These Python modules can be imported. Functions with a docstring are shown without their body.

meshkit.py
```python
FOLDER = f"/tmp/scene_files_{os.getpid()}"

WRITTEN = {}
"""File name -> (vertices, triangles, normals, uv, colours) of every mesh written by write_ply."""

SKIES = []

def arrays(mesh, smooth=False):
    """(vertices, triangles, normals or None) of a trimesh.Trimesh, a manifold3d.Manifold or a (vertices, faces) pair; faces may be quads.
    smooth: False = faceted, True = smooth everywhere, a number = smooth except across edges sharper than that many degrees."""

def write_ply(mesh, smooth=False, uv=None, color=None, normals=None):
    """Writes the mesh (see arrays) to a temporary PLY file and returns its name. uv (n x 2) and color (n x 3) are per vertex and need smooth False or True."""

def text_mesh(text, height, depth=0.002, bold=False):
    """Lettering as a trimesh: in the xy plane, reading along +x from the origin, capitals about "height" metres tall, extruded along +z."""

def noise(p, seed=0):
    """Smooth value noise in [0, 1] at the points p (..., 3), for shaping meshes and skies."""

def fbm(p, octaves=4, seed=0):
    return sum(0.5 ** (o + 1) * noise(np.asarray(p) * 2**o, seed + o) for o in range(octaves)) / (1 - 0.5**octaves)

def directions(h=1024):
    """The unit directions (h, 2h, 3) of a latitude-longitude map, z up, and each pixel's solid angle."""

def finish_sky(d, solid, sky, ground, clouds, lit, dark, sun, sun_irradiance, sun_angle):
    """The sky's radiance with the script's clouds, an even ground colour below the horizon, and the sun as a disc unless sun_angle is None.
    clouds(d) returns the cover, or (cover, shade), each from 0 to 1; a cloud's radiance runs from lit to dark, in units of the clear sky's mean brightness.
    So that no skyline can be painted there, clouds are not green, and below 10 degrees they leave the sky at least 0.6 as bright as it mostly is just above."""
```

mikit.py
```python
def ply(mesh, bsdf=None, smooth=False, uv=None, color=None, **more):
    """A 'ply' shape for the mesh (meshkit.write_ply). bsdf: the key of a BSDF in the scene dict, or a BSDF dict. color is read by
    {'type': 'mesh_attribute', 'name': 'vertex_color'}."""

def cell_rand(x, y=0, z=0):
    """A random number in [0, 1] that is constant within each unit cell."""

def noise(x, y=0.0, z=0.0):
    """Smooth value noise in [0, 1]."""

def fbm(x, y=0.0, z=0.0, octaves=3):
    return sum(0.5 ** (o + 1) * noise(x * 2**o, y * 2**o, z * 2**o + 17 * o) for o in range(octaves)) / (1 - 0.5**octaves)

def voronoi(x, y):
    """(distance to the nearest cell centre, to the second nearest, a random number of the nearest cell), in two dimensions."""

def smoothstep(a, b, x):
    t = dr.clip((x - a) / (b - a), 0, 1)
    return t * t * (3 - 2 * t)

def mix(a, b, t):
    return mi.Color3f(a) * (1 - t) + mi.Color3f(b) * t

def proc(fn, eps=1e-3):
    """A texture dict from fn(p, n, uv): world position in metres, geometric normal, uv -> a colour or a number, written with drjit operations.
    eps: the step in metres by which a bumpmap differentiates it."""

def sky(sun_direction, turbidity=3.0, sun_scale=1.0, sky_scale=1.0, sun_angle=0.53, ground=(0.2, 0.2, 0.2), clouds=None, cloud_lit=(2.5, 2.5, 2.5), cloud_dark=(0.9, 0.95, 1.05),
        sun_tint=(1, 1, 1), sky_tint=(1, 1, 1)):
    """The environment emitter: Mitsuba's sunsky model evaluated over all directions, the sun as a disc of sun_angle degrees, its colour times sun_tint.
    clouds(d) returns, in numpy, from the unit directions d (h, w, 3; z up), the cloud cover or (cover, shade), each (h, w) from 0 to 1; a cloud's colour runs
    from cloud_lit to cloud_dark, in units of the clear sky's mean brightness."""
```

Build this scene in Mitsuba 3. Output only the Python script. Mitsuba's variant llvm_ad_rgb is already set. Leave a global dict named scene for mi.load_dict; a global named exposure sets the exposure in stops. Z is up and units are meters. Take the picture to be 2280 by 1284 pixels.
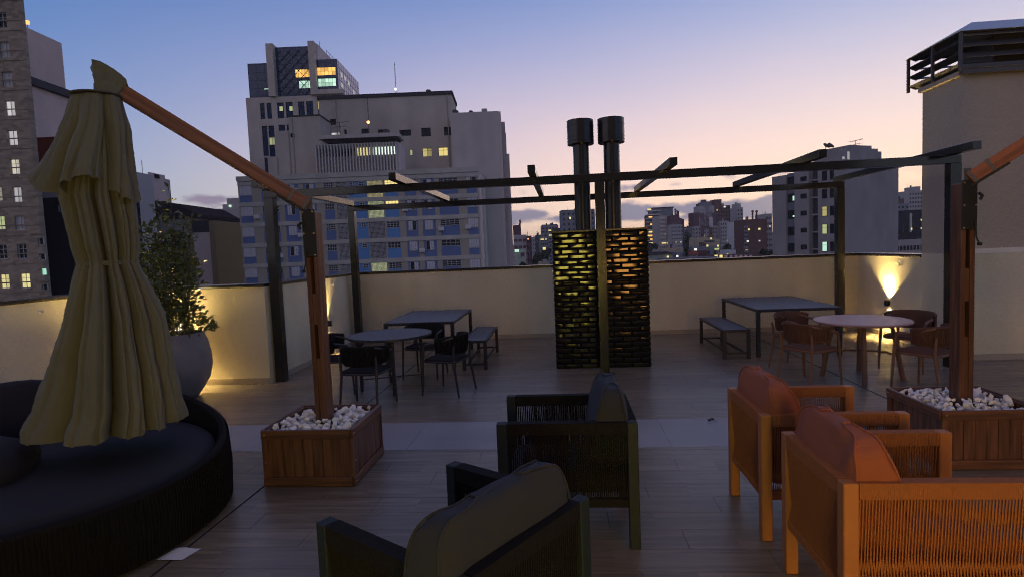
import math, random
import numpy as np, trimesh, mitsuba as mi, mikit, meshkit
import drjit as dr
from mikit import noise, fbm, cell_rand, smoothstep, mix, proc
from shapely.geometry import Polygon, box as sbox
T = mi.ScalarTransform4f
scene, labels = {}, {}

# ---------------------------------------------------------------- camera, sky, exposure
scene['camera'] = {'type': 'perspective', 'fov': 83.0, 'fov_axis': 'x', 'near_clip': 0.05, 'far_clip': 9000.0,
                   'to_world': T().look_at(origin=[0, 0, 1.8], target=[-0.08944058, 0.99365259, 1.8 - 0.06822696], up=[0.03502067, 0.07159663, 0.99681868])}
exposure = 3.12
SUN_AZ = math.radians(29.5)


def dusk_clouds(d):
    az = np.arctan2(d[..., 0], d[..., 1]); el = np.degrees(np.arcsin(np.clip(d[..., 2], -1, 1)))
    q = np.stack([az * 9.0, el * 0.42, az * 0 + 3.7], -1)
    f = meshkit.fbm(q, 5, 4)
    q2 = np.stack([az * 26.0, el * 1.5, az * 0 + 9.2], -1)
    g = meshkit.fbm(q2, 4, 9)
    band = np.exp(-((el - 3.0) / 1.25) ** 2) * 0.34 + np.exp(-((el - 5.5) / 0.7) ** 2) * 0.20
    v = f * 0.62 + g * 0.38 + band
    cover = (1 - .85 * np.exp(-((az - SUN_AZ) / .13) ** 2)) * np.clip((v - 0.70) / 0.07, 0, 1) * np.clip((el - 0.9) / 0.8, 0, 1) * np.clip((9.0 - el) / 2.0, 0, 1)
    # pale high veil that spreads with the afterglow, thickest low on the sunset side
    glow = np.clip(np.cos(az - SUN_AZ), 0, 1) ** 1.2
    veil = 0.67 * glow * np.exp(-(el / 17.3) ** 2) * (0.94 + 0.12 * f) + 0.06 * np.exp(-((np.angle(np.exp(1j * (az - SUN_AZ)))) / .22) ** 2 - ((el - 1) / 4.0) ** 2)
    # rosy veil opposite the sunset and overhead, added unseen to warm the ambient light
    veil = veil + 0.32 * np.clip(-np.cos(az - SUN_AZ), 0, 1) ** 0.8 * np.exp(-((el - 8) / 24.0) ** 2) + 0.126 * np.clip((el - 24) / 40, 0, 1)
    c = np.clip(cover * 0.86 + veil * (1 - cover), 0, 1)
    shade = np.where(c > 1e-6, cover * 0.86 / np.maximum(c, 1e-6), 0)
    return c, np.clip(shade, 0, 1)


_el = math.radians(6.0)
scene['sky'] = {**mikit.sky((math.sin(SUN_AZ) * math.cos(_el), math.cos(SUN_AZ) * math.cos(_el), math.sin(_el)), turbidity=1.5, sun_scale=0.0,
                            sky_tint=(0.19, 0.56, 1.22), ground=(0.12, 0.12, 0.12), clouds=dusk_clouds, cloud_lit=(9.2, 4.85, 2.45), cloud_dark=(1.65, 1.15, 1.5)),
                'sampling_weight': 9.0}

# ---------------------------------------------------------------- geometry helpers: a mesh is (vertices, triangles)


def box(x0, x1, y0, y1, z0, z1):
    v = np.array([[x, y, z] for x in (x0, x1) for y in (y0, y1) for z in (z0, z1)], float)
    f = np.array([[0, 1, 3], [0, 3, 2], [4, 6, 7], [4, 7, 5], [0, 4, 5], [0, 5, 1], [2, 3, 7], [2, 7, 6], [0, 2, 6], [0, 6, 4], [1, 5, 7], [1, 7, 3]])
    return v, f


def cat(ms):
    vs, fs, n = [], [], 0
    for v, f in ms:
        vs.append(v); fs.append(f + n); n += len(v)
    return np.vstack(vs), np.vstack(fs)


def hull(pts):
    h = trimesh.convex.convex_hull(np.asarray(pts, float))
    return np.array(h.vertices), np.array(h.faces)


def rbox(x0, x1, y0, y1, z0, z1, r=0.004):
    c, h = np.array([(x0 + x1) / 2, (y0 + y1) / 2, (z0 + z1) / 2]), np.array([x1 - x0, y1 - y0, z1 - z0]) / 2
    r = min(r, h.min() * 0.9)
    p = []
    for s in np.ndindex(2, 2, 2):
        sg = np.array(s) * 2 - 1
        for k in range(3):
            q = h - r; q = q.copy(); q[k] = h[k]
            p.append(c + sg * q)
    return hull(p)


def mv(m, M):
    M = np.asarray(M, float)
    return m[0] @ M[:3, :3].T + M[:3, 3], m[1]


def frame(p, q, up=(0, 0, 1)):
    p, q = np.array(p, float), np.array(q, float)
    a = (q - p) / np.linalg.norm(q - p)
    u = np.array(up, float); s = np.cross(a, u)
    if np.linalg.norm(s) < 1e-6:
        s = np.cross(a, [1, 0, 0])
    s /= np.linalg.norm(s); u = np.cross(s, a)
    return a, s, u


def bar(p, q, w, h, up=(0, 0, 1), r=0.0):
    """A beam from p to q, w wide across, h high along up."""
    a, s, u = frame(p, q, up)
    L = np.linalg.norm(np.array(q, float) - p)
    b = rbox(0, L, -w / 2, w / 2, -h / 2, h / 2, r) if r else box(0, L, -w / 2, w / 2, -h / 2, h / 2)
    return b[0] @ np.array([a, s, u]) + np.array(p, float), b[1]


def tube(pts, r, n=8):
    pts = np.array(pts, float); k = len(pts)
    r = np.broadcast_to(np.asarray(r, float), (k,))
    t = np.gradient(pts, axis=0); t /= np.linalg.norm(t, axis=1, keepdims=True)
    u = np.cross(t[0], [0.3, 0.2, 0.93]); u /= np.linalg.norm(u)
    vs = []
    ang = np.arange(n) * 2 * np.pi / n
    for i in range(k):
        u = u - t[i] * (u @ t[i]); u /= np.linalg.norm(u); w = np.cross(t[i], u)
        vs.append(pts[i] + r[i] * (np.cos(ang)[:, None] * u + np.sin(ang)[:, None] * w))
    v = np.vstack(vs + [pts[:1], pts[-1:]])
    f = []
    for i in range(k - 1):
        for j in range(n):
            a, b = i * n + j, i * n + (j + 1) % n
            f += [[a, b, b + n], [a, b + n, a + n]]
    for j in range(n):
        f += [[k * n, (j + 1) % n, j], [k * n + 1, (k - 1) * n + j, (k - 1) * n + (j + 1) % n]]
    return v, np.array(f)


def lathe(prof, n=40, c=(0, 0, 0), closed=False):
    prof = np.array(prof, float); k = len(prof); ang = np.arange(n) * 2 * np.pi / n
    v = np.stack([prof[:, None, 0] * np.cos(ang), prof[:, None, 0] * np.sin(ang), np.repeat(prof[:, 1:2], n, 1)], -1).reshape(-1, 3) + np.array(c, float)
    f = []
    for i in range(k if closed else k - 1):
        for j in range(n):
            a, b = i * n + j, i * n + (j + 1) % n
            a2, b2 = ((i + 1) % k) * n + j, ((i + 1) % k) * n + (j + 1) % n
            f += [[a, b, b2], [a, b2, a2]]
    return v, np.array(f)


def grid(P):
    """A sheet from an array (a, b, 3)."""
    a, b = P.shape[:2]
    i, j = np.meshgrid(np.arange(a - 1), np.arange(b - 1), indexing='ij')
    q = (i * b + j).ravel()
    return P.reshape(-1, 3), np.vstack([np.stack([q, q + 1, q + b + 1], 1), np.stack([q, q + b + 1, q + b], 1)])


def extrude(poly, h):
    m = trimesh.creation.extrude_polygon(poly, h, engine='earcut')
    return np.array(m.vertices), np.array(m.faces)


def squircle(a, b, c, e1=0.5, e2=0.4, n=28, wrinkle=0.0, seed=0):
    """A plump cushion: superellipsoid with half sizes a, b, c."""
    u = np.linspace(-np.pi / 2, np.pi / 2, n); w = np.arange(2 * n) * np.pi / n
    s = lambda x, e: np.sign(x) * np.abs(x) ** e
    U, Wd = np.meshgrid(u, w, indexing='ij')
    P = np.stack([a * s(np.cos(U), e1) * s(np.cos(Wd), e2), b * s(np.cos(U), e1) * s(np.sin(Wd), e2), c * s(np.sin(U), e1)], -1)
    if wrinkle:
        P = P + (P / (np.linalg.norm(P, axis=-1, keepdims=True) + 1e-9)) * (meshkit.fbm(P * np.array([9, 9, 14]) + 5 + seed, 4, seed)[..., None] - 0.5) * wrinkle
    P = np.concatenate([P, P[:, :1]], 1)
    m = grid(P)
    t = trimesh.Trimesh(*m, process=True)
    return np.array(t.vertices), np.array(t.faces)


# ---------------------------------------------------------------- scene helpers


def fresh(name):
    if name not in scene and name not in labels:
        return name
    k = 1
    while f'{name}_{k:03d}' in scene or f'{name}_{k:03d}' in labels:
        k += 1
    return f'{name}_{k:03d}'


def thing(name, label, cat_, group=None, kind=None):
    k = fresh(name)
    labels[k] = {'label': label, 'category': cat_}
    if group: labels[k]['group'] = group
    if kind: labels[k]['kind'] = kind
    return k


def structure(name, label=None):
    k = fresh(name); labels[k] = {'kind': 'structure'}
    if label: labels[k]['label'] = label
    return k


_last = {}


def part(parent, name, mesh, mat, smooth=30, tw=None, stuff=False, label=None, emit=None):
    """ONE entry of scene under its parent; mesh is (v, f) or an already written ply dict."""
    base = f'{parent}__{name}'
    k = base
    if base in scene:
        n = _last.get(base, 0) + 1
        while f'{base}_{n:03d}' in scene: n += 1
        _last[base] = n; k = f'{base}_{n:03d}'
    d = dict(mesh) if isinstance(mesh, dict) else mikit.ply(mesh, mat, smooth=smooth)
    if isinstance(mesh, dict): d['bsdf'] = {'type': 'ref', 'id': mat}
    if tw is not None: d['to_world'] = tw
    if emit is not None: d['emitter'] = {'type': 'area', 'radiance': {'type': 'rgb', 'value': list(emit[0])}, 'sampling_weight': emit[1]}
    scene[k] = d
    if stuff or label:
        labels[k] = {}
        if stuff: labels[k]['kind'] = 'stuff'
        if label: labels[k]['label'] = label
    return k


def single(name, label, cat_, mesh, mat, smooth=30, group=None, kind=None, tw=None, emit=None):
    k = thing(name, label, cat_, group, kind)
    d = dict(mesh) if isinstance(mesh, dict) else mikit.ply(mesh, mat, smooth=smooth)
    if isinstance(mesh, dict): d['bsdf'] = {'type': 'ref', 'id': mat}
    if tw is not None: d['to_world'] = tw
    if emit is not None: d['emitter'] = {'type': 'area', 'radiance': {'type': 'rgb', 'value': list(emit[0])}, 'sampling_weight': emit[1]}
    scene[k] = d
    return k


def at(x, y, z=0.0, rz=0.0):
    return T().translate([x, y, z]).rotate([0, 0, 1], rz)


_shared = {}


def shared(key, build, mat, smooth=30):
    """The ply dict of a shape that many entries reuse."""
    if key not in _shared: _shared[key] = mikit.ply(build() if callable(build) else build, mat, smooth=smooth)
    return _shared[key]


# ---------------------------------------------------------------- materials
def rgb(c): return {'type': 'rgb', 'value': [float(x) for x in c]}


def diff(name, c): scene[name] = {'type': 'twosided', 'bsdf': {'type': 'diffuse', 'reflectance': c if isinstance(c, dict) else rgb(c)}}


def prin(name, c, rough=0.5, metal=0.0, spec=0.5, bump=None, **kw):
    b = {'type': 'principled', 'base_color': c if isinstance(c, dict) else rgb(c), 'roughness': rough, 'metallic': metal, 'specular': spec, **kw}
    if bump: b = {'type': 'bumpmap', 'arbitrary': proc(bump[0], bump[2]), 'scale': bump[1], 'bsdf': b}
    scene[name] = {'type': 'twosided', 'bsdf': b}


def colour(c, k): return mi.Color3f(*[float(x) for x in c]) * k


def stucco_c(p, n, uv):
    return colour((.61, .555, .40), 0.80 + 0.22 * fbm(p.x * 1.3, p.y * 1.3, p.z * 1.3, 3) + .14 * noise(p.x * 5, p.y * 5, p.z * .7) + 0.12 * (noise(p.x * 46, p.y * 46, p.z * 46) - .5))


def stucco_b(p, n, uv): return fbm(p.x * 38, p.y * 38, p.z * 38, 3)


def tile_c(p, n, uv):
    row = dr.floor(p.y / 0.24)
    r = cell_rand(dr.floor(p.x / 1.2 + row * 0.37), row, 3)
    g = fbm(p.x * 2.2 + r * 40, p.y * 34, r * 9, 4); h = fbm(p.x * 9, p.y * 120 + r * 7, 2.0, 2)
    k = 0.72 + 0.22 * r + 0.5 * (g - .5) + 0.22 * (h - .5)
    return mix((.16, .133, .098), (.21, .178, .135), g) * k * (.80 + .4 * fbm(p.x * .9, p.y * .9, 4.0, 4))


def slab_c(p, n, uv): return colour((.235, .24, .25), 0.85 + 0.3 * fbm(p.x * 1.7, p.y * 2.4, 0.0, 4) + 0.1 * noise(p.x * 60, p.y * 60))


def wood(axis, base, dark):
    """Grain that runs along axis."""
    a = np.array(axis, float) / np.linalg.norm(axis)
    s = np.cross(a, [0.21, 0.37, 0.9]); s /= np.linalg.norm(s); t = np.cross(a, s)

    def fn(p, n, uv):
        u = p.x * float(a[0]) + p.y * float(a[1]) + p.z * float(a[2])
        v = p.x * float(s[0]) + p.y * float(s[1]) + p.z * float(s[2])
        w = p.x * float(t[0]) + p.y * float(t[1]) + p.z * float(t[2])
        g = fbm(u * 2.2, v * 38, w * 38, 3); h = noise(u * 8, v * 190, w * 190)
        return mix(dark, base, smoothstep(.25, .75, g)) * (0.86 + 0.28 * h)
    return proc(fn)


def mat_setup():
    prin('m_stucco', proc(stucco_c), 0.9, spec=0.2, bump=(stucco_b, 0.006, 2e-3))
    prin('m_skirting', (.34, .29, .22), 0.5)
    prin('m_cap', (.05, .045, .05), 0.22, metal=0.6)
    prin('m_tile', proc(tile_c), 0.36, spec=0.5)
    prin('m_grout', (.03, .027, .024), 0.9)
    prin('m_slab', proc(slab_c), 0.45, spec=0.4)
    prin('m_rubber', (.012, .012, .012), 0.8)
    prin('m_black_steel', (.009, .008, .008), 0.12, spec=.6)
    prin('m_glaze', (.036, .034, .028), 0.07, spec=.8, metal=.9)
    prin('m_mortar', (.006, .006, .006), 0.9)
    prin('m_flue', (.012, .011, .012), 0.24, spec=.5)
    R, D = (.15, .066, .036), (.07, .03, .017)
    prin('m_wood_z', wood((0, 0, 1), R, D), 0.42)
    prin('m_wood_x', wood((1, 0, 0), R, D), 0.42)
    prin('m_wood_y', wood((0, 1, 0), R, D), 0.42)
    prin('m_wood_boom', wood((-.98, -.93, .80), (.20, .085, .05), (.11, .043, .025)), 0.4)
    prin('m_bracket', (.01, .01, .011), 0.45)
    prin('m_steel', (.5, .48, .45), 0.3, metal=1.0)
    prin('m_brass', (.75, .55, .2), 0.25, metal=1.0)
    canvas = lambda p, n, uv: colour((.112, .117, .085), 0.84 + 0.26 * fbm(p.x * 3, p.y * 3, p.z * 2, 3) + 0.16 * (noise(p.x * 260, p.y * 260, p.z * 330) - .5))
    prin('m_canvas', proc(canvas), 0.85, sheen=0.3)
    prin('m_plate', (.12, .12, .13), 0.5, metal=0.4)
    wick = lambda p, n, uv: noise(p.x * 9 + 5, p.z * 95, p.y * 9) * 0.5 + noise(p.x * 130, p.z * 12, p.y * 130) * 0.5
    prin('m_wicker', (.003, .003, .004), 0.85, spec=.25, bump=(wick, 0.010, 1e-3))
    fab = lambda p, n, uv: fbm(p.x * 170, p.y * 170, p.z * 170, 2) + 3.2 * fbm(p.x * 15, p.y * 15, p.z * 19, 3)
    prin('m_navy', (.008, .009, .015), 0.9, sheen=0.4, bump=(fab, .004, 1e-3))
    prin('m_charcoal', (.019, .023, .030), 0.9, sheen=0.5, bump=(fab, .004, 1e-3))
    prin('m_green_alu', (.014, .023, .027), 0.6, spec=.25)
    prin('m_rope_black', (.005, .005, .006), 0.85, spec=.3)
    prin('m_orange_alu', (.34, .128, .036), 0.5)
    prin('m_rope_orange', (.29, .10, .028), 0.8)
    prin('m_rust', (.265, .08, .038), 0.9, sheen=0.4, bump=(fab, .004, 1e-3))
    prin('m_terracotta', (.16, .078, .042), 0.5)
    prin('m_table_top', (.33, .20, .18), 0.42)
    prin('m_rope_rust', (.10, .046, .026), 0.85)
    prin('m_slate_slat', (.075, .078, .088), 0.5)
    prin('m_dark_alu', (.024, .024, .03), 0.42)
    pot = lambda p, n, uv: colour((.20, .19, .18), 0.85 + 0.3 * fbm(p.x * 5, p.y * 5, p.z * 7, 3))
    prin('m_pot', proc(pot), 0.6)
    prin('m_soil', (.03, .022, .016), 0.95)
    scene['m_leaf'] = {'type': 'twosided', 'bsdf': {'type': 'principled', 'base_color': rgb((.075, .10, .022)), 'roughness': 0.4, 'specular': 0.5}}
    prin('m_leaf_dark', (.035, .055, .018), 0.45)
    prin('m_stem', (.06, .045, .025), 0.8)
    st = lambda p, n, uv: colour((.78, .77, .74), 0.86 + 0.24 * fbm(p.x * 26, p.y * 26, p.z * 26, 3))
    prin('m_stone', proc(st), 0.7)
    diff('m_paper', (.72, .75, .78))
    diff('m_dry_leaf', (.02, .018, .016))
    prin('m_white_plastic', (.62, .60, .55), 0.4)
    diff('m_lamp', (.1, .1, .1))
    plaster = lambda p, n, uv: colour((.43, .37, .295), 0.84 + 0.2 * fbm(p.x * .9, p.y * .9, p.z * .6, 3) + 0.16 * (noise(p.x * 40, p.y * 40, p.z * 40) - .5))
    prin('m_tower_plaster', proc(plaster), 0.9, spec=0.2)
    prin('m_louvre', (.06, .058, .062), 0.5)
    prin('m_zinc', (.36, .40, .46), 0.4, metal=0.5)


mat_setup()
# ---------------------------------------------------------------- terrace floor
rng = random.Random(11)
fl_ = structure('terrace_floor', 'wood look porcelain terrace floor with long grey boards')
part(fl_, 'base', box(-6.5, 9.0, -2.6, 11.75, -0.30, -0.004), 'm_grout', False)
STRIP = (5.10, 5.93)
near, far_ = [], []
rows = np.arange(-11, 49)
for r in rows:
    y0, y1 = r * 0.24, r * 0.24 + 0.237
    segs = [(y0, y1)] if y1 < STRIP[0] or y0 > STRIP[1] else [s for s in ((y0, STRIP[0] - .003), (STRIP[1] + .003, y1)) if s[1] - s[0] > 0.01]
    for (a, b) in segs:
        if a > 11.55: continue
        b = min(b, 11.549)
        off = (r * 0.37) % 1.0 * 1.2
        x = -6.3 - off
        while x < 5.6 + (3.4 if a < 8.45 else 0):
            xa, xb = max(x, -6.3), min(x + 1.197, 9.0 if a < 8.45 else 5.6)
            if a > 7.9: xa = max(xa, -4.28)
            if xb - xa > 0.02: (near if 1.9 < a < 7.2 and -5 < xa and xb < 6 else far_).append((xa, xb, a, b))
            x += 1.2
for (xa, xb, a, b) in near:
    part(fl_, 'tile', box(xa, xb, a, b, -0.006, rng.uniform(-.0006, .0006)), 'm_tile', False)
part(fl_, 'tiles', cat([box(xa, xb, a, b, -0.006, rng.uniform(-.0006, .0006)) for xa, xb, a, b in far_]), 'm_tile', False, stuff=True)
for xs in ((-6.3, -3.9), (-3.897, -1.5), (-1.497, .9), (.903, 3.3), (3.303, 5.7), (5.703, 9.0)):
    part(fl_, 'slab', box(xs[0], xs[1], STRIP[0], STRIP[1], -0.006, 0.0008), 'm_slab', False, label='smooth grey slab of the strip across the floor')
for xj in (-2.432, 3.475):
    part(fl_, 'joint', box(xj - .007, xj + .007, -2.5, 11.54, -0.006, 0.0022), 'm_rubber', False)

# ---------------------------------------------------------------- parapet walls
CAP = 1.40


def parapet(label, x0, x1, y0, y1, face, capx=(0.03, 0.03), capy=(0.03, 0.03)):
    k = thing('parapet_wall', label, 'wall')
    part(k, 'wall', box(x0, x1, y0, y1, -0.3, CAP), 'm_stucco', False)
    cx0, cx1, cy0, cy1 = x0 - capx[0], x1 + capx[1], y0 - capy[0], y1 + capy[1]
    c = [rbox(cx0, cx1, cy0, cy1, CAP + .012, CAP + .05, .005), rbox(cx0 + .008, cx1 - .008, cy0 + .008, cy1 - .008, CAP + .001, CAP + .014, .002)]
    part(k, 'cap', cat(c), 'm_cap', 20)
    t = .012
    s = {'-y': box(x0, x1, y0 - t, y0 - .0005, 0.001, .085), '+x': box(x1 + .0005, x1 + t, y0, y1, .001, .085), '-x': box(x0 - t, x0 - .0005, y0, y1, .001, .085)}
    part(k, 'skirting', s[face], 'm_skirting', False)
    return k


parapet('long beige stuccoed parapet wall behind the fireplace', -4.28, 5.6, 11.55, 11.75, '-y', (0, 0))
parapet('short beige parapet wall running back from the left pergola post', -4.48, -4.28, 8.145, 11.75, '+x', (.03, .03), (0, .03))
parapet('beige parapet wall glowing yellow beside the big plant pot', -6.3, -4.285, 7.945, 8.145, '-y', (0, 0))
parapet('parapet wall behind the daybed along the left edge of the terrace', -6.5, -6.3, -2.6, 8.145, '+x')
parapet('parapet wall with the wall lamp beside the tall tower', 5.6, 5.8, 9.62, 11.75, '-x', (.03, .03), (0, .03))

hook = lambda: cat([tube([(0, 0, 0), (0, -.035, 0)], .006, 6), tube([(0, -.035, -.02), (0, -.05, 0), (0, -.035, .02), (0, -.02, 0), (0, -.035, -.02)], .004, 6), rbox(-.022, .022, -.006, .001, -.022, .022, .003)])
for (x, y, z, rz, lb) in [(-2.12, 11.55, 1.29, 0, 'small white eyelet plate on the back wall above the dark bench'), (2.235, 11.55, 1.297, 0, 'small white eyelet plate on the back wall just right of the fireplace'),
                          (4.43, 11.55, 1.325, 0, 'small white eyelet plate on the back wall near the right pergola post'), (5.6, 10.15, 1.27, -90, 'eyelet plate with hook on the wall above the lit wall lamp'),
                          (-6.3, 6.42, 1.284, 90, 'eyelet plate on the left wall beside the closed umbrella'), (-4.28, 10.35, 1.27, 90, 'eyelet plate on the wall right of the umbrella mast')]:
    single('wall_hook', lb, 'hook', shared('hook', hook, 'm_white_plastic'), 'm_white_plastic', tw=at(x, y - (0.0012 if rz == 0 else 0), z, rz), group='eyelet plates on the parapet walls')

# ---------------------------------------------------------------- pergola
pg = thing('pergola', 'dark steel pergola frame with open rafters over the dining area', 'pergola')
for (x0, x1, y0, y1) in [(-4.25, -4.115, 8.03, 8.16), (.47, .595, 8.03, 8.16), (5.03, 5.165, 8.03, 8.16), (-4.19, -4.06, 11.14, 11.27), (5.03, 5.165, 11.14, 11.27)]:
    part(pg, 'post', rbox(x0, x1, y0, y1, 0.001, 2.664, .004), 'm_black_steel')
part(pg, 'beam', rbox(-4.25, 5.165, 8.04, 8.15, 2.665, 2.772, .004), 'm_black_steel')
part(pg, 'beam', rbox(-4.19, 5.165, 11.15, 11.26, 2.665, 2.772, .004), 'm_black_steel')
for xc in (-4.14, -2.22, -.37, 1.44, 3.26, 5.06):
    part(pg, 'rafter', rbox(xc - .05, xc + .05, 7.6, 11.27, 2.773, 2.872, .004), 'm_black_steel')

# ---------------------------------------------------------------- outdoor fireplace of glazed black bricks
fp = thing('outdoor_fireplace', 'black glazed brick fireplace with two round steel flues in front of the back wall', 'fireplace')
FX0, FX1, FY0, FY1, FZ = -.15, 1.237, 8.52, 9.42, 2.0
part(fp, 'core', box(FX0 + .012, FX1 - .012, FY0 + .012, FY1 - .012, 0.001, FZ - .002), 'm_mortar', False)
part(fp, 'top_slab', rbox(FX0 - .012, FX1 + .012, FY0 - .012, FY1 + .012, FZ, FZ + .028, .004), 'm_flue')


def brick_mesh(w, s):
    h, t, c = .060, .03, .013
    o = [(0, 0), (w, 0), (w, h), (0, h)]
    q = np.random.RandomState(s)
    b = [(x, 0.0, z) for x, z in o] + [(x, -t + c, z) for x, z in o] + [(x + (c if x == 0 else -c), -t + q.uniform(-.0012, .0012), z + (c * .8 if z == 0 else -c * .8)) for x, z in o]
    b += [(x + (c * .35 if x == 0 else -c * .35), -t + c * .3, z + (c * .25 if z == 0 else -c * .25)) for x, z in o]
    return hull(b)


BR = [(w, [shared(f'brick{w}{s}', (lambda w=w, s=s: brick_mesh(w, s)), 'm_glaze', 24) for s in range(5)]) for w in (.232, .109)]
for r in range(26):
    z = 0.006 + r * 0.0765
    x = FX0 + .004 - (0.0 if r % 2 else .123)
    while x < FX1 - .02:
        xa, xb = max(x, FX0 + .004), min(x + .232, FX1 - .004)
        w, pl = BR[0] if xb - xa > .2 else BR[1]
        if xb - xa > .06:
            sx = (xb - xa) / w
            tw = T().translate([xa, FY0 + .012, z + rng.uniform(-.001, .001)]).rotate([0, 0, 1], rng.gauss(0, .3)).rotate([1, 0, 0], rng.gauss(0, .3)).scale([sx, 1, 1])
            part(fp, 'brick', pl[rng.randrange(5)], 'm_glaze', tw=tw)
        x += .2475
side = []
for r in range(26):
    z = 0.006 + r * 0.0765
    y = FY0 + .02 - (0 if r % 2 else .12)
    while y < FY1 - .03:
        a, b = max(y, FY0 + .02), min(y + .232, FY1 - .006)
        if b - a > .03:
            side += [rbox(FX0 - .002, FX0 + .016, a, b, z, z + .0585, .006), rbox(FX1 - .016, FX1 + .002, a, b, z, z + .0585, .006)]
        y += .2475
part(fp, 'side_bricks', cat(side), 'm_glaze', 24, stuff=True)
for i, xf in enumerate((.33, .79)):
    fk = part(fp, 'flue', lathe([(0.001, 2.03), (.124, 2.03), (.124, 2.045), (.120, 2.05), (.120, 2.9), (.1225, 2.903), (.1225, 2.917), (.120, 2.92), (.120, 3.34), (.001, 3.34)], 36, (xf, 9.0, 0)), 'm_flue')
    zc = 3.33
    cw = [(.10, zc), (.198, zc), (.2, zc + .005), (.2, zc + .045), (.203, zc + .048), (.203, zc + .058), (.2, zc + .061), (.2, zc + .095), (.203, zc + .098), (.203, zc + .106), (.2, zc + .109), (.2, zc + .27),
          (.203, zc + .273), (.203, zc + .281), (.2, zc + .284), (.2, zc + .36), (.19, zc + .36), (.19, zc + .33), (.001, zc + .33)]
    part(fk, 'cowl', lathe(cw, 40, (xf, 9.0, 0)), 'm_flue')

# ---------------------------------------------------------------- tall plastered tower with louvred cap
tw_ = thing('stair_tower', 'tall plastered tower with louvred metal cap at the right edge of the terrace', 'tower')
part(tw_, 'wall', box(5.6, 8.9, 8.72, 9.615, 1.46, 3.93), 'm_tower_plaster', False)
part(tw_, 'plinth', cat([box(5.6, 8.96, 8.46, 9.615, -.3, 1.47), (np.array([[5.6, 8.46, 1.471], [8.96, 8.46, 1.471], [8.96, 8.717, 1.53], [5.6, 8.717, 1.53], [5.6, 8.717, 1.471], [8.96, 8.717, 1.471]]),
     np.array([[0, 1, 2], [0, 2, 3], [0, 3, 4], [1, 5, 2]]))]), 'm_stucco', False)
part(tw_, 'skirting', box(5.61, 8.95, 8.447, 8.459, .001, .085), 'm_skirting', False)
part(tw_, 'coping', rbox(5.555, 8.92, 8.74, 9.66, 3.932, 4.0, .006), 'm_tower_plaster')
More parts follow.
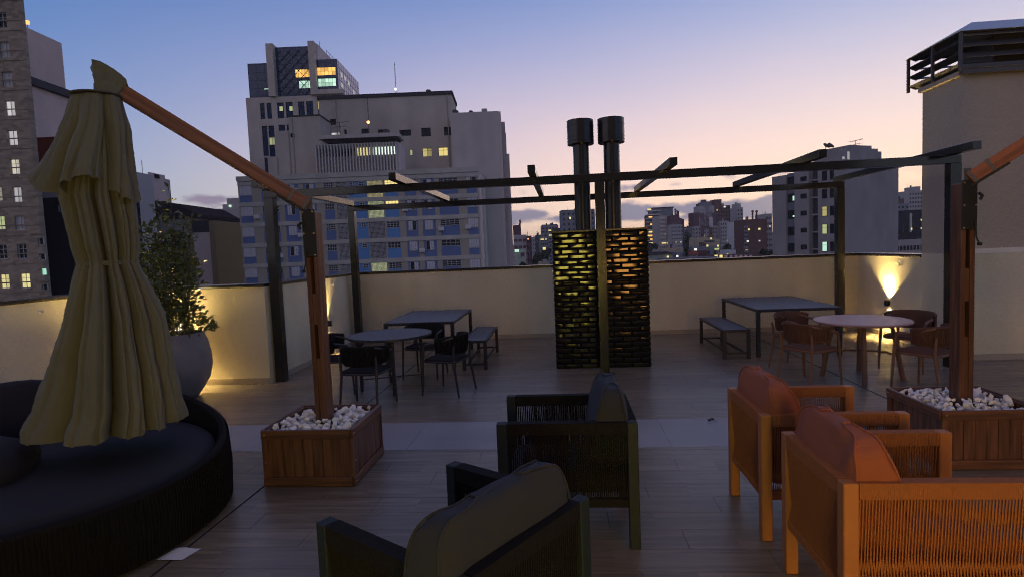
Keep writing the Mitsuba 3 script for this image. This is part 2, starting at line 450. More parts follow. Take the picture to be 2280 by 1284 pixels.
LX0, LX1, LY0, LY1, LZ0, LZ1 = 5.5, 8.95, 8.62, 9.86, 4.02, 4.50
for (x, y) in [(LX0, LY0), (LX0, (LY0 + LY1) / 2 - .02), (LX0, LY1 - .035), (6.6, LY0), (7.7, LY0), (LX1 - .035, LY0), (6.6, LY1 - .035), (7.7, LY1 - .035), (LX1 - .035, LY1 - .035)]:
    part(tw_, 'louvre_post', box(x, x + .035, y, y + .035, LZ0 - .03, LZ1), 'm_louvre', False)
part(tw_, 'louvre_core', box(6.1, LX1 - .2, LY0 + .25, LY1 - .25, 4.002, LZ1 - .01), 'm_louvre', False)
for k in range(4):
    z = LZ0 + k * .145
    part(tw_, 'louvre_slat', cat([bar((LX0 + .06, LY0 + .036, z + .03), (LX0 + .06, LY1 - .036, z + .03), .13, .006, (.45, 0, 1))]), 'm_louvre', False)
    part(tw_, 'louvre_slat', cat([bar((LX0 + .04, LY0 + .055, z + .03), (LX1 - .05, LY0 + .055, z + .03), .006, .16, (0, 1.0, .8))]), 'm_louvre', False)
    part(tw_, 'louvre_slat', cat([bar((LX0 + .04, LY1 - .06, z + .03), (LX1 - .05, LY1 - .06, z + .03), .13, .006, (0, -.45, 1))]), 'm_louvre', False)
part(tw_, 'louvre_slat', box(LX0 + .036, LX1 - .04, LY0 + .004, LY0 + .03, 3.935, LZ0 + .04), 'm_louvre', False)
ap = LZ1 + .31
part(tw_, 'roof', (np.array([[LX0 - .02, LY0 - .02, LZ1], [LX1 + .02, LY0 - .02, LZ1], [LX1 + .02, LY1 + .02, LZ1], [LX0 - .02, LY1 + .02, LZ1], [6.05, 9.24, ap], [8.4, 9.24, ap]]),
     np.array([[0, 1, 5], [0, 5, 4], [1, 2, 5], [2, 3, 4], [2, 4, 5], [3, 0, 4], [0, 2, 1], [0, 3, 2]])), 'm_zinc', False)

# ---------------------------------------------------------------- wall lamps throwing light up and down
WARM = (1.0, .70, .26)


def wall_lamp(label, x, y, z, rz, up, down, cut=40):
    """Faces local -y; the lamp stands off the wall."""
    k = thing('wall_lamp', label, 'wall lamp', 'up and down wall lamps')
    M = at(x, y, z, rz)
    part(k, 'housing', shared('lamp_h', lambda: cat([lathe([(.028, -.05), (.036, -.05), (.036, .05), (.028, .05), (.028, .035), (.001, .035)], 24, (0, -.05, 0)), rbox(-.02, .02, -.03, -.001, -.035, .035, .004)]), 'm_bracket'), 'm_bracket', tw=M)
    for s in (1, -1):
        part(k, 'lens', lathe([(.001, 0), (.026, 0), (.026, .004), (.001, .004)], 20, (0, -.05, s * .040 - (.004 if s < 0 else 0))), 'm_lamp', False, tw=M, emit=((1.6, 1.1, .45), .001))
    c, s_ = math.cos(math.radians(rz)), math.sin(math.radians(rz))
    px, py = x + s_ * .05, y - c * .05
    for sg, I in ((1, up), (-1, down)):
        scene[f'{k}__beam{"" if sg > 0 else "_001"}'] = {'type': 'spot', 'intensity': rgb([I * c_ for c_ in WARM]), 'cutoff_angle': cut, 'beam_width': cut * .25, 'sampling_weight': 0.6,
                                    'to_world': T().look_at(origin=[px, py, z + sg * .052], target=[px, py, z + sg * 2], up=[0, 1, 0])}


wall_lamp('lit wall lamp below the hook on the right wall, throwing a fan of light', 5.6, 10.5, .60, -90, 4.6, 2.6, 52)
wall_lamp('lit wall lamp behind the umbrella mast on the short left wall', -4.28, 10.05, .60, 90, 1.0, 1.6)
wall_lamp('lit wall lamp behind the big plant pot', -5.72, 7.945, .62, 0, 5.0, 3.5, 78)
wall_lamp('wall lamp on the front of the tall tower', 6.95, 8.46, .75, 0, 3.0, 3.0)

# ---------------------------------------------------------------- the building behind, with its two lit glass doors
hb = thing('penthouse', 'penthouse wall with two lit glass doors behind the seating', 'building')
hy = -2.4
op = [(.05, .78, .02, 2.2), (1.72, 2.72, .02, 2.2)]
pol = sbox(-6.5, 0, 9.0, 7.2)  # unseen wall, its height raised to block the low eastern sky
for a, b, c, d in op: pol = pol.difference(sbox(a, c, b, d))
w_ = extrude(pol, .25)
part(hb, 'wall', (np.stack([w_[0][:, 0], hy - .25 + w_[0][:, 2] * 1.0, w_[0][:, 1]], 1), w_[1][:, ::-1]), 'm_stucco', False)
DOOR = [(1.55, 1.32, .26), (1.75, .80, .20)]
for (a, b, c, d), L in zip(op, DOOR):
    dk = part(hb, 'door', cat([box(a, a + .05, hy - .16, hy - .1, c, d), box(b - .05, b, hy - .16, hy - .1, c, d), box(a + .05, b - .05, hy - .16, hy - .1, d - .05, d), box(a + .05, b - .05, hy - .16, hy - .1, c, c + .08),
                             box((a + b) / 2 - .02, (a + b) / 2 + .02, hy - .16, hy - .1, c + .08, d - .05)]), 'm_bracket', False)
    part(dk, 'pane', box(a + .05, b - .05, hy - .135, hy - .125, c + .08, d - .05), 'm_lamp', False, emit=(L, 3.0))
# ---------------------------------------------------------------- planters with umbrella masts
def planter(label, x0, y0, seed, ns=(130, 120), dm=.036, sz=(.02, .036)):
    k = thing('planter_box', label, 'planter', 'wooden planter boxes holding the umbrella masts')
    S, H = .735, .455
    q = random.Random(seed)
    M = at(x0, y0)
    t = .022
    n = 9
    for sd in range(4):
        R = T().translate([x0, y0, 0]).translate([S / 2, S / 2, 0]).rotate([0, 0, 1], 90 * sd).translate([-S / 2, -S / 2, 0])
        for i in range(n):
            a = i * S / n
            part(k, 'plank', shared(f'pl{i % 3}', lambda: rbox(.0015, S / n - .0015, .012, .012 + t, .004, H - .01, .002), 'm_wood_z'), 'm_wood_z', tw=R @ T().translate([a if 0 < i < n - 1 else a + (.006 if i == 0 else -.006), q.uniform(0, .0015), 0]) @ T().scale([.98 if i in (0, n - 1) else 1, 1, 1]))
        for z0, z1 in ((.004, .075), (H - .072, H)):
            part(k, 'rail', shared(f'rail{z0}', lambda z0=z0, z1=z1: rbox(-.0005, S - .0135, -.010, .0105, z0, z1, .003), 'm_wood_x' if sd % 2 == 0 else 'm_wood_y'), 'm_wood_x' if sd % 2 == 0 else 'm_wood_y', tw=R)
        part(k, 'corner_batten', shared('batten', lambda: rbox(0.0, .05, -.004, .011, .0755, H - .0725, .002), 'm_wood_z'), 'm_wood_z', tw=R)
        for zz in (.035, .2, H - .035):
            part(k, 'screw', shared('screw', lambda: lathe([(.001, 0), (.006, 0), (.006, .003), (.001, .004)], 10), 'm_steel'), 'm_steel', tw=R @ T().translate([.028, -.010, zz]).rotate([1, 0, 0], 90))
    part(k, 'fill', box(x0 + .035, x0 + S - .035, y0 + .035, y0 + S - .035, .02, .392), 'm_soil', False)

    def stone(s):
        r = np.random.RandomState(s); p = r.normal(size=(11, 3)); p /= np.linalg.norm(p, axis=1, keepdims=True)
        return hull(p * np.array([1.0, .78, .68]) * r.uniform(.85, 1.1, (11, 1)))
    i = 0
    for lay, (N, zz) in enumerate(((ns[0], .40), (ns[1], .428))):
        pts = []
        tries = 0
        while len(pts) < N and tries < 20000:
            tries += 1
            x, y = q.uniform(.06, S - .06), q.uniform(.06, S - .06)
            if abs(x - S / 2) < .11 and abs(y - S / 2) < .11: continue
            if all((x - a) ** 2 + (y - b) ** 2 > dm ** 2 for a, b in pts): pts.append((x, y))
        for x, y in pts:
            d = max(abs(x - S / 2), abs(y - S / 2)) / (S / 2)
            s = q.uniform(*sz)
            part(k, 'stone', shared(f'stone{i % 14}', lambda i=i: stone(i % 14 + 3), 'm_stone', False), 'm_stone',
                 tw=T().translate([x0 + x, y0 + y, zz + .035 * (1 - d) * lay + q.uniform(-.008, .012)]).rotate([q.random() + .01, q.random(), q.random()], q.uniform(0, 360)).scale(s))
            i += 1
    return k


planter('reddish wooden planter box with white stones beside the daybed umbrella', -2.42, 4.285, 1, (95, 85), .045, (.024, .043))
planter('dark wooden planter box with white stones behind the orange armchairs', 2.795, 4.535, 2)


def canopy_mesh(rows, seed, folds, nz=120, na=360):
    """rows: (z, cx, cy, rx, ry, depth of the pleats), from the top down."""
    rows = np.array(rows, float)
    zz = np.linspace(rows[0, 0], rows[-1, 0], nz)
    g = [np.interp(zz, rows[::-1, 0], rows[::-1, i]) for i in range(1, 6)]
    th = np.linspace(0, 2 * np.pi, na)
    q = np.random.RandomState(seed)
    P = np.zeros((nz, na, 3))
    ph = q.uniform(0, 6.28, 5)
    ts = (rows[0, 0] - zz) / (rows[0, 0] - rows[-1, 0])
    for i in range(nz):
        t = ts[i]
        tt = th + .36 * np.sin(th * 2 + ph[0]) + .14 * np.sin(3 * th + ph[1] + 1.2 * t) + .12 * (meshkit.noise(np.stack([np.cos(th) * 1.5 + 7, np.sin(th) * 1.5 + 5, np.full_like(th, t * 2.0)], -1), seed) - .5)
        s = 1 - (1 - np.abs(np.sin(tt * folds / 2 + ph[2]))) ** 2.2
        s2 = 1 - (1 - np.abs(np.sin(tt * folds * 1.5 + ph[3] + 1.3 * t))) ** 2
        w = meshkit.fbm(np.stack([np.cos(th) * 3 + 9, np.sin(th) * 3 + 3, np.full_like(th, zz[i] * 2.2)], -1), 4, seed) - .5
        w2 = meshkit.fbm(np.stack([np.cos(th) * 11 + 9 + 3 * zz[i], np.sin(th) * 11 + 3, np.full_like(th, zz[i] * 7)], -1), 3, seed + 1) - .5
        k = 1 + g[4][i] * (.45 + 1.05 * meshkit.noise(np.stack([np.cos(th) * 1.3 + 3, np.sin(th) * 1.3 + 8, np.full_like(th, t * 1.2)], -1), seed + 5)) * ((s - .8) * 1.35 + (s2 - .7) * .24) + .26 * w + .07 * w2
        P[i, :, 0] = g[0][i] + g[2][i] * k * np.cos(th)
        P[i, :, 1] = g[1][i] + g[3][i] * k * np.sin(th)
        P[i, :, 2] = zz[i] + (t ** 6) * .022 * (s2 - .5 + 1.6 * w)
    P[:, -1] = P[:, 0]
    return P


def closed_canopy(k, cx, cy, top, low, s=1.0):
    """The hanging, tied canvas: lower skirt, belt and the short upper tier."""
    b = [(top - .03, cx, cy, .10, .10, .2), (top - .5, cx - .05, cy, .17, .17, .5), (top - .66, cx - .07, cy, .186, .18, .55), (top - .85, cx - .05, cy, .18, .17, .55), (top - 1.0, cx - .035, cy, .168, .16, .6), (top - 1.08, cx - .03, cy, .155, .145, .6),
         (top - 1.12, cx - .03, cy, .150, .14, .6), (top - 1.25, cx - .03, cy, .195, .175, .55), (top - 1.5, cx - .035, cy, .27, .24, .5), (top - 1.8, cx - .07, cy, .345, .30, .45), (top - 2.1, cx - .11, cy, .415, .36, .4), (top - 2.2, cx - .14, cy, .455, .40, .36), (top - 2.27, cx - .15, cy, .465, .41, .34)]
    part(k, 'canopy', grid(canopy_mesh(b, 5, 8)), 'm_canvas', True)
    u = [(top, cx - .0, cy, .140, .13, .16), (top - .2, cx - .02, cy, .185, .18, .34), (top - .42, cx - .075, cy, .225, .22, .5), (top - .56, cx - .105, cy, .258, .25, .56), (top - .61, cx - .11, cy, .265, .255, .58)]
    P = canopy_mesh(u, 12, 5, 46)
    th = np.linspace(0, 2 * np.pi, P.shape[1]); t = np.linspace(0, 1, P.shape[0])[:, None]
    P[..., 2] += -(t ** 3) * .075 * np.sin(3 * th + 1.1) - (t ** 3) * .05 * np.cos(th)
    part(k, 'upper_canopy', grid(P), 'm_canvas', True)
    ang = np.linspace(0, 2 * np.pi, 48)
    part(k, 'tie_strap', cat([tube([(cx - .03 + .158 * math.cos(a), cy + .148 * math.sin(a), top - 1.117 + dz) for a in ang], .006, 6) for dz in (-.010, 0, .010)]), 'm_canvas')


def mast(k, x, y, flip):
    s = -1 if flip else 1
    h = .053
    for i, (a, b) in enumerate(((-h, -.016), (.016, h))):
        part(k, 'mast', rbox(x + a, x + b, y - .065, y + .065, .41, 2.165, .004), 'm_wood_z')
    zs = [.41, .62, .88, 1.24, 1.52, 1.84, 2.16]
    for a, b in ((.41, .96), (1.24, 1.50), (1.80, 2.15)):
        part(k, 'spacer', rbox(x - .0155, x + .0155, y - .058, y + .06, a, b, .003), 'm_wood_z')
    part(k, 'back_board', rbox(x - .0155, x + .0155, y + .02, y + .062, .961, 1.799, .002), 'm_wood_z')
    br = part(k, 'bracket', rbox(x - .056, x + .056, y - .079, y - .0655, 1.80, 2.185, .004), 'm_bracket')
    for dx in (-.042, .042):
        for z in (1.815, 1.99, 2.165):
            part(br, 'bolt', lathe([(.001, 0), (.008, 0), (.007, .006), (.001, .007)], 10), 'm_brass', tw=T().translate([x + dx, y - .079, z]).rotate([1, 0, 0], 90))
    part(br, 'crank', cat([tube([(x - s * .05, y - .10, 2.08), (x - s * .075, y - .10, 2.06), (x - s * .06, y - .10, 2.03)], .012, 8), tube([(x - s * .038, y - .085, 1.86), (x - s * .042, y - .09, 1.74), (x - s * .05, y - .11, 1.69)], .006, 8), rbox(x - s * .05 - .012, x - s * .05 + .012, y - .13, y - .1, 1.675, 1.70, .004)]), 'm_bracket')


# left umbrella, canopy hanging over the daybed
um = thing('cantilever_umbrella', 'closed beige cantilever umbrella hanging on a slanted wooden boom above the daybed', 'umbrella', 'cantilever umbrellas')
mast(um, -2.052, 4.652, False)
p0, p1 = np.array([-2.055, 4.62, 2.215]), np.array([-3.075, 3.76, 3.06])
ax = (p1 - p0) / np.linalg.norm(p1 - p0)
bo = part(um, 'boom', bar(p0 + ax * .02, p1 - ax * .07, .062, .098, r=.004), 'm_wood_boom')
for d in (.03, .16):
    part(bo, 'clamp', cat([bar(p0 + ax * d, p0 + ax * (d + .022), .07, .106, r=.002)]), 'm_plate')
part(bo, 'clamp_rail', cat([bar(p0 + ax * .03 + np.array([0, 0, -.066]), p0 + ax * .30 + np.array([0, 0, -.066]), .055, .018)]), 'm_bracket', False)
part(bo, 'clamp_plate', bar((-2.05, 4.60, 2.10), (-2.05, 4.62, 2.30), .05, .008, (0, 1, 0)), 'm_plate', False)
hv = np.array([-.62, -.56, 0.0]); hv /= np.linalg.norm(hv) / .98
sv = np.array([.67, -.74, 0.0])
pts_ = [p1 + hv * a + np.array([0, 0, b]) + sv * t * w_ for a, b, w_ in ((.045, .105, .8), (.04, -.095, 1), (-.06, -.115, 1), (-.155, -.035, .9), (-.11, .045, .85), (0, .10, .8)) for t in (-.062, .062)]
hm = trimesh.Trimesh(*hull(pts_)).subdivide_to_size(.025)
hm_v = np.array(hm.vertices); cen = hm_v.mean(0)
hm_v = hm_v + (hm_v - cen) / np.linalg.norm(hm_v - cen, axis=1, keepdims=True) * (meshkit.fbm(hm_v * 16, 3, 3)[:, None] - .5) * .045
part(um, 'boom_hood', (hm_v, np.array(hm.faces)), 'm_canvas', 50)
part(um, 'hub', cat([tube([(-3.105, 3.755, 2.86), (-3.095, 3.76, 3.03)], .03, 12)]), 'm_bracket')
part(um, 'crown_plate', lathe([(.001, 2.912), (.150, 2.908), (.158, 2.913), (.15, 2.919), (.001, 2.924)], 36, (-3.11, 3.752, 0.035)), 'm_plate')
closed_canopy(um, -3.11, 3.75, 2.935, .55)

# right umbrella, canopy out of the frame
um2 = thing('cantilever_umbrella', 'cantilever umbrella mast with reddish boom in the right planter', 'umbrella', 'cantilever umbrellas')
mast(um2, 3.165, 4.905, True)
p0, p1 = np.array([3.17, 4.865, 2.19]), np.array([4.13, 4.06, 3.02])
ax = (p1 - p0) / np.linalg.norm(p1 - p0)
scene['m_wood_boom_right'] = {**scene['m_wood_boom']}
prin('m_wood_boom_right', wood((.96, -.8, .83), (.33, .115, .06), (.2, .065, .032)), 0.4)
bo = part(um2, 'boom', bar(p0 + ax * .02, p1 - ax * .07, .062, .098, r=.004), 'm_wood_boom_right')
for d in (.03, .16):
    part(bo, 'clamp', cat([bar(p0 + ax * d, p0 + ax * (d + .022), .07, .106, r=.002)]), 'm_plate')
part(bo, 'clamp_rail', cat([bar(p0 + ax * .03 + np.array([0, 0, -.066]), p0 + ax * .30 + np.array([0, 0, -.066]), .055, .018)]), 'm_bracket', False)
part(bo, 'clamp_plate', bar((3.17, 4.85, 2.08), (3.17, 4.87, 2.28), .05, .008, (0, 1, 0)), 'm_plate', False)
closed_canopy(um2, 4.16, 4.03, 2.93, .6)

# ---------------------------------------------------------------- daybed
DX, DY, DR = -3.70, 3.55, 1.242
db = thing('daybed', 'large round black woven daybed under the closed umbrella', 'daybed')
na = 160
th = np.linspace(0, 2 * np.pi, na + 1)


def rim(a):
    b = np.array(a) - math.radians(118)
    c = (1 + np.cos(b)) / 2
    return .44 + .31 * c ** 2.2


P = []
h = rim(th)
for rr, zf in ((DR - .03, lambda h: h * 0 + .012), (DR - .004, lambda h: h * 0 + .03), (DR + .012, lambda h: h * .5), (DR, lambda h: h - .05), (DR - .008, lambda h: h - .018), (DR - .034, lambda h: h), (DR - .06, lambda h: h - .018), (DR - .068, lambda h: h - .05), (DR - .07, lambda h: h * 0 + .2), (.02, lambda h: h * 0 + .2)):
    P.append(np.stack([DX + rr * np.cos(th), DY + rr * np.sin(th), zf(h)], -1))
part(db, 'woven_shell', grid(np.array(P)), 'm_wicker', 40)
ck = [(.001, .22), (1.09, .22), (1.14, .25), (1.155, .32), (1.15, .41), (1.11, .448), (1.0, .462), (.5, .462), (.001, .464)]
part(db, 'mattress', lathe(ck, 80, (DX, DY, 0)), 'm_navy', 40)
strs = []
for i in range(330):
    a = 2 * math.pi * i / 330
    hh = float(rim(a))
    strs.append(tube([(DX + (DR + .004) * math.cos(a), DY + (DR + .004) * math.sin(a), .03), (DX + (DR + .0165) * math.cos(a), DY + (DR + .0165) * math.sin(a), hh * .5), (DX + (DR + .004) * math.cos(a), DY + (DR + .004) * math.sin(a), hh - .03)], .0045, 4))
part(db, 'woven_strand', cat(strs), 'm_wicker', stuff=True)


def cushion(label, x, y, z, rz, tilt, a, b, c, mat, seed, roll=0):
    m = squircle(a, b, c, .75, .35, 24, .035, seed)
    return single('cushion', label, 'cushion', m, mat, True, tw=T().translate([x, y, z]).rotate([0, 0, 1], rz).rotate([0, 1, 0], tilt).rotate([1, 0, 0], roll))


cushion('dark square cushion lying at the left front of the daybed', -3.85, 3.35, .58, 25, 20, .30, .30, .13, 'm_navy', 1)
cushion('dark cushion leaning against the left back of the daybed', -4.45, 4.2, .66, 130, -62, .25, .26, .09, 'm_navy', 2)
cushion('dark cushion leaning on the daybed rim behind the umbrella', -3.9, 4.52, .66, 98, -64, .25, .26, .09, 'm_navy', 3)

# ---------------------------------------------------------------- armchairs
H, AW, AD, PT = .765, .70, .83, .062


def armchair(label, x, y, rz, alu, rope, cloth, seed, cw=.325, cs=0, sc=(1, 1)):
    k = thing('armchair', label, 'armchair', 'rope armchairs around the seating area')
    M = at(x, y, 0, rz) @ T().scale([sc[0], sc[1], 1])
    hx, hy = AD / 2, AW / 2
    S = lambda key, f, m, sm=30: shared(f'ac_{key}', f, m, sm)
    for sx in (1, -1):
        for sy in (1, -1):
            part(k, 'leg', S(f'leg{sx}{sy}', lambda: rbox(sx * hx - (PT if sx > 0 else 0), sx * hx + (0 if sx > 0 else PT), sy * hy - (PT if sy > 0 else 0), sy * hy + (0 if sy > 0 else PT), .002, H, .004), alu), alu, tw=M)
    for sy in (1, -1):
        part(k, 'arm_rail', S(f'arm{sy}', lambda: rbox(-hx + PT + .001, hx - PT - .001, sy * (hy - PT / 2) - .027, sy * (hy - PT / 2) + .027, H - .066, H - .002, .006), rope), rope, tw=M)
        part(k, 'lower_rail', S(f'low{sy}', lambda: rbox(-hx + PT + .001, hx - PT - .001, sy * (hy - PT / 2) - .02, sy * (hy - PT / 2) + .02, .25, .30, .004), rope), rope, tw=M)
    part(k, 'back_rail', S('back', lambda: rbox(-hx + .004, -hx + .058, -hy + PT + .001, hy - PT - .001, H - .066, H - .002, .006), rope), rope, tw=M)
    part(k, 'lower_rail', S('lowb', lambda: rbox(-hx + .011, -hx + .051, -hy + PT + .001, hy - PT - .001, .25, .30, .004), rope), rope, tw=M)
    part(k, 'seat_rail', S('front', lambda: rbox(hx - .056, hx - .006, -hy + PT + .001, hy - PT - .001, .25, .30, .004), alu), alu, tw=M)

    def strands(L, seed):
        q = random.Random(seed); out = []
        n = int((L - .012) / .0125)
        for i in range(n):
            u = -L / 2 + .008 + i * (L - .016) / (n - 1)
            for s in (1, -1):
                du = .003 * s
                out.append(tube([(u + du + q.uniform(-.001, .001), s * .027, H - .03), (u + du + q.uniform(-.0015, .0015), s * .004, .42), (u + du + q.uniform(-.001, .001), -s * .021, .275)], .0036, 4))
        out.append(tube([(-L / 2, .0, .298), (L / 2, .0, .298)], .004, 4))
        wr = []
        n = int(L / .0076)
        for i in range(n):
            u = -L / 2 + (i + .5) * L / n
            wr.append(box(u - .0031, u + .0031, -.0295, .0295, H - .069, H + .0006))
        return cat(out + wr)
    for sy in (1, -1):
        part(k, 'rope_panel', S(f'rp{sy}', lambda: mv(strands(AD - 2 * PT - .004, 3 + sy), [[1, 0, 0, 0], [0, 1, 0, sy * (hy - PT / 2)], [0, 0, 1, 0]]), rope), rope, tw=M, stuff=True)
    part(k, 'rope_panel', S('rpb', lambda: mv(strands(AW - 2 * PT - .004, 9), [[0, 1, 0, -hx + .031], [-1, 0, 0, 0], [0, 0, 1, 0]]), rope), rope, tw=M, stuff=True)
    part(k, 'seat_cushion', S('seat', lambda: mv(squircle((AD - .12) / 2, (AW - .15) / 2, .075, .35, .2, 22, .012, 4), [[1, 0, 0, .01], [0, 1, 0, 0], [0, 0, 1, .375]]), cloth, True), cloth, tw=M)

    w, d, hh = cw, .13, .25

    def deform(v):
        v = v.copy()
        z = np.clip((v[:, 2] + hh) / (2 * hh), 0, 1)
        v[:, 0] *= 1.12 - .62 * z ** 1.3
        v[:, 0] += -.05 * z
        e = np.abs(v[:, 1]) / w
        v[:, 2] += (.022 * e ** 2 + .004 * np.sin(v[:, 1] * 23 + seed) + .004 * np.sin(v[:, 1] * 47 + 2 * seed) * (1 - e)) * z
        v[:, 0] += .008 * np.sin(v[:, 1] * 29 + v[:, 2] * 18 + seed) * z
        v[:, 0] += .010 * (meshkit.fbm(np.stack([v[:, 1] * 11, v[:, 2] * 7, v[:, 0] * 3 + seed], -1), 3, seed) - .5)
        return v + np.array([-.235, cs, .69])
    m = squircle(d, w, hh, .50, .22, 44, .022, seed)
    part(k, 'back_cushion', mikit.ply((deform(m[0]), m[1]), cloth, smooth=True), cloth, tw=M)
    sg = lambda x, e: np.sign(x) * np.abs(x) ** e
    for sy in (1, -1):
        U = np.concatenate([np.linspace(-1.45, 1.45, 30), np.linspace(1.45, -1.45, 30)])
        Wd = np.concatenate([np.full(30, 1.12), np.full(30, np.pi - 1.12)])
        q_ = np.stack([d * sg(np.cos(U), .5) * sg(np.cos(Wd), .22), sy * w * sg(np.cos(U), .5) * sg(np.sin(Wd), .22), hh * sg(np.sin(U), .5)], -1) * 1.012
        part(k, 'piping', tube(deform(q_), .0055, 6), cloth, tw=M)
    return k


armchair('charcoal rope armchair nearest the camera, turned to the upper left, with a grey back cushion', -.463, 2.235, 146.5, 'm_green_alu', 'm_rope_black', 'm_charcoal', 1, .335, .04, (.93, 1.12))
_s = dict(_shared)
armchair('charcoal rope armchair facing left in front of the fireplace', -.015, 3.70, 180, 'm_green_alu', 'm_rope_black', 'm_charcoal', 2)
armchair('orange rope armchair farther from the camera, beside the grey floor strip', 1.54, 3.80, 0, 'm_orange_alu', 'm_rope_orange', 'm_rust', 3)
armchair('orange rope armchair nearest the camera at the lower right corner', 1.55, 2.815, 0, 'm_orange_alu', 'm_rope_orange', 'm_rust', 4)

# ---------------------------------------------------------------- dining chairs with woven tub backs (local: facing +y)
def arc_back(r, a0, a1, z0, z1, lean, n=40):
    A = np.radians(np.linspace(a0, a1, n))
    prof = [(-.5, 0.0), (-.46, .35), (-.2, .5), (.2, .5), (.46, .35), (.5, 0), (.46, -.35), (.2, -.5), (-.2, -.5), (-.46, -.35), (-.5, 0)]
    P = np.zeros((n, len(prof), 3))
    for i, a in enumerate(A):
        e = abs(i / (n - 1) - .5) * 2
        zt = z1 - .03 * e ** 3; zb = z0 + .04 * e ** 3
        rib = .004 * math.sin(i * 2.3)
        for j, (s, t) in enumerate(prof):
            z = (zt + zb) / 2 + s * (zt - zb)
            R = r + t * .028 + rib + lean * (z - z0)
            P[i, j] = (R * math.cos(a), R * math.sin(a) * .95 + .02, z)
    return grid(P)


def dining_chair(label, x, y, rz, frame_m, rope_m, tag):
    k = thing('dining_chair', label, 'chair', 'woven tub dining chairs')
    M = at(x, y, 0, rz)
    S = lambda key, f, m, sm=30: shared(f'dc_{key}', f, m, sm)
    part(k, 'seat', S('seat', lambda: mv(squircle(.245, .235, .018, .4, .45, 22, .008, 3), [[1, 0, 0, 0], [0, 1, 0, .01], [0, 0, 1, .445]]), rope_m, True), rope_m, tw=M)
    part(k, 'seat_frame', S('sf', lambda: tube([(.245 * math.copysign(abs(math.cos(a)) ** .5, math.cos(a)), .01 + .235 * math.copysign(abs(math.sin(a)) ** .5, math.sin(a)), .43) for a in np.linspace(0, 2 * math.pi, 41)], .014, 8), frame_m), frame_m, tw=M)
    for s in (1, -1):
        part(k, 'front_leg', S(f'fl{s}', lambda: tube([(s * .262, .235, .003), (s * .25, .215, .43), (s * .255, .19, .60), (s * .262, .15, .655)], [.012, .0165, .0165, .013], 10), frame_m), frame_m, tw=M)
        part(k, 'rear_leg', S(f'rl{s}', lambda: tube([(s * .235, -.27, .003), (s * .215, -.205, .43), (s * .222, -.215, .58), (s * .225, -.225, .64)], [.012, .0165, .0165, .012], 10), frame_m), frame_m, tw=M)
        part(k, 'armrest', S(f'ar{s}', lambda: tube([(s * .258, .19, .628), (s * .268, .12, .658), (s * .272, .02, .668), (s * .268, -.06, .69), (s * .25, -.14, .715), (s * .21, -.205, .735)], [.013, .016, .017, .017, .015, .013], 10), frame_m), frame_m, tw=M)
    part(k, 'backrest', S('bk', lambda: arc_back(.268, 180 + 2, 360 - 2, .515, .762, .10), rope_m, True), rope_m, tw=M)
    ribs = lambda: cat([tube([((.287 + .1 * (z - .515)) * math.cos(a), (.287 + .1 * (z - .515)) * math.sin(a) * .95 + .02, z) for z in (.53 + .04 * e, .58, .64, .70, .75 - .03 * e)], .0042, 4)
                        for a, e in [(math.radians(184 + i * 172 / 46), abs(i / 46 - .5) * 2) for i in range(47)] for _ in (0,)])
    part(k, 'rope_strand', S('rb', ribs, rope_m), rope_m, tw=M, stuff=True)
    return k


for x, y, rz, lb in [(-2.37, 6.62, -6, 'black dining chair turned away in front of the slatted round table'), (-1.52, 7.25, 72, 'black dining chair on the right side of the slatted round table'),
                     (-2.05, 8.22, 172, 'black dining chair behind the slatted round table, beside the rectangular table'), (-3.02, 7.42, -82, 'black dining chair left of the slatted round table, behind the wooden mast')]:
    dining_chair(lb, x, y, rz, 'm_dark_alu', 'm_rope_black', 'k')
for x, y, rz, lb in [(2.98, 7.36, -62, 'rust coloured dining chair at the front left of the red round table'), (4.10, 6.93, 30, 'rust coloured dining chair at the front right of the red round table'),
                     (3.18, 8.25, -140, 'rust coloured dining chair behind the red round table on the left, near the bench'), (4.52, 8.02, 128, 'rust coloured dining chair behind the red round table below the wall lamp')]:
    dining_chair(lb, x, y, rz, 'm_terracotta', 'm_rope_rust', 'r')

# ---------------------------------------------------------------- round tables
t1 = thing('round_table', 'dark round table with slatted top behind the left planter', 'table', 'round dining tables')
cx, cy, R_ = -2.33, 7.48, .55
disc = Polygon([(R_ * math.cos(a), R_ * math.sin(a)) for a in np.linspace(0, 2 * np.pi, 73)[:-1]])
inner = disc.buffer(-.03)
n = 12
w = 2 * R_ / n
slat_rot = math.radians(68)
for i in range(n):
    s = inner.intersection(sbox(-R_ + i * w + .0055, -R_, -R_ + (i + 1) * w - .0055, R_))
    if s.area > .003:
        m = extrude(s, .016)
        c, sn = math.cos(slat_rot), math.sin(slat_rot)
        part(t1, 'slat', mv(m, [[c, sn, 0, cx], [-sn, c, 0, cy], [0, 0, 1, .7225]]), 'm_slate_slat', False)
m = extrude(disc.difference(disc.buffer(-.028)), .028)
part(t1, 'rim', mv(m, [[1, 0, 0, cx], [0, 1, 0, cy], [0, 0, 1, .712]]), 'm_dark_alu', 20)
for a in (20, 110, 200, 290):
    a = math.radians(a)
    part(t1, 'leg', rbox(cx + .40 * math.cos(a) - .019, cx + .40 * math.cos(a) + .019, cy + .40 * math.sin(a) - .019, cy + .40 * math.sin(a) + .019, .002, .711, .004), 'm_dark_alu')
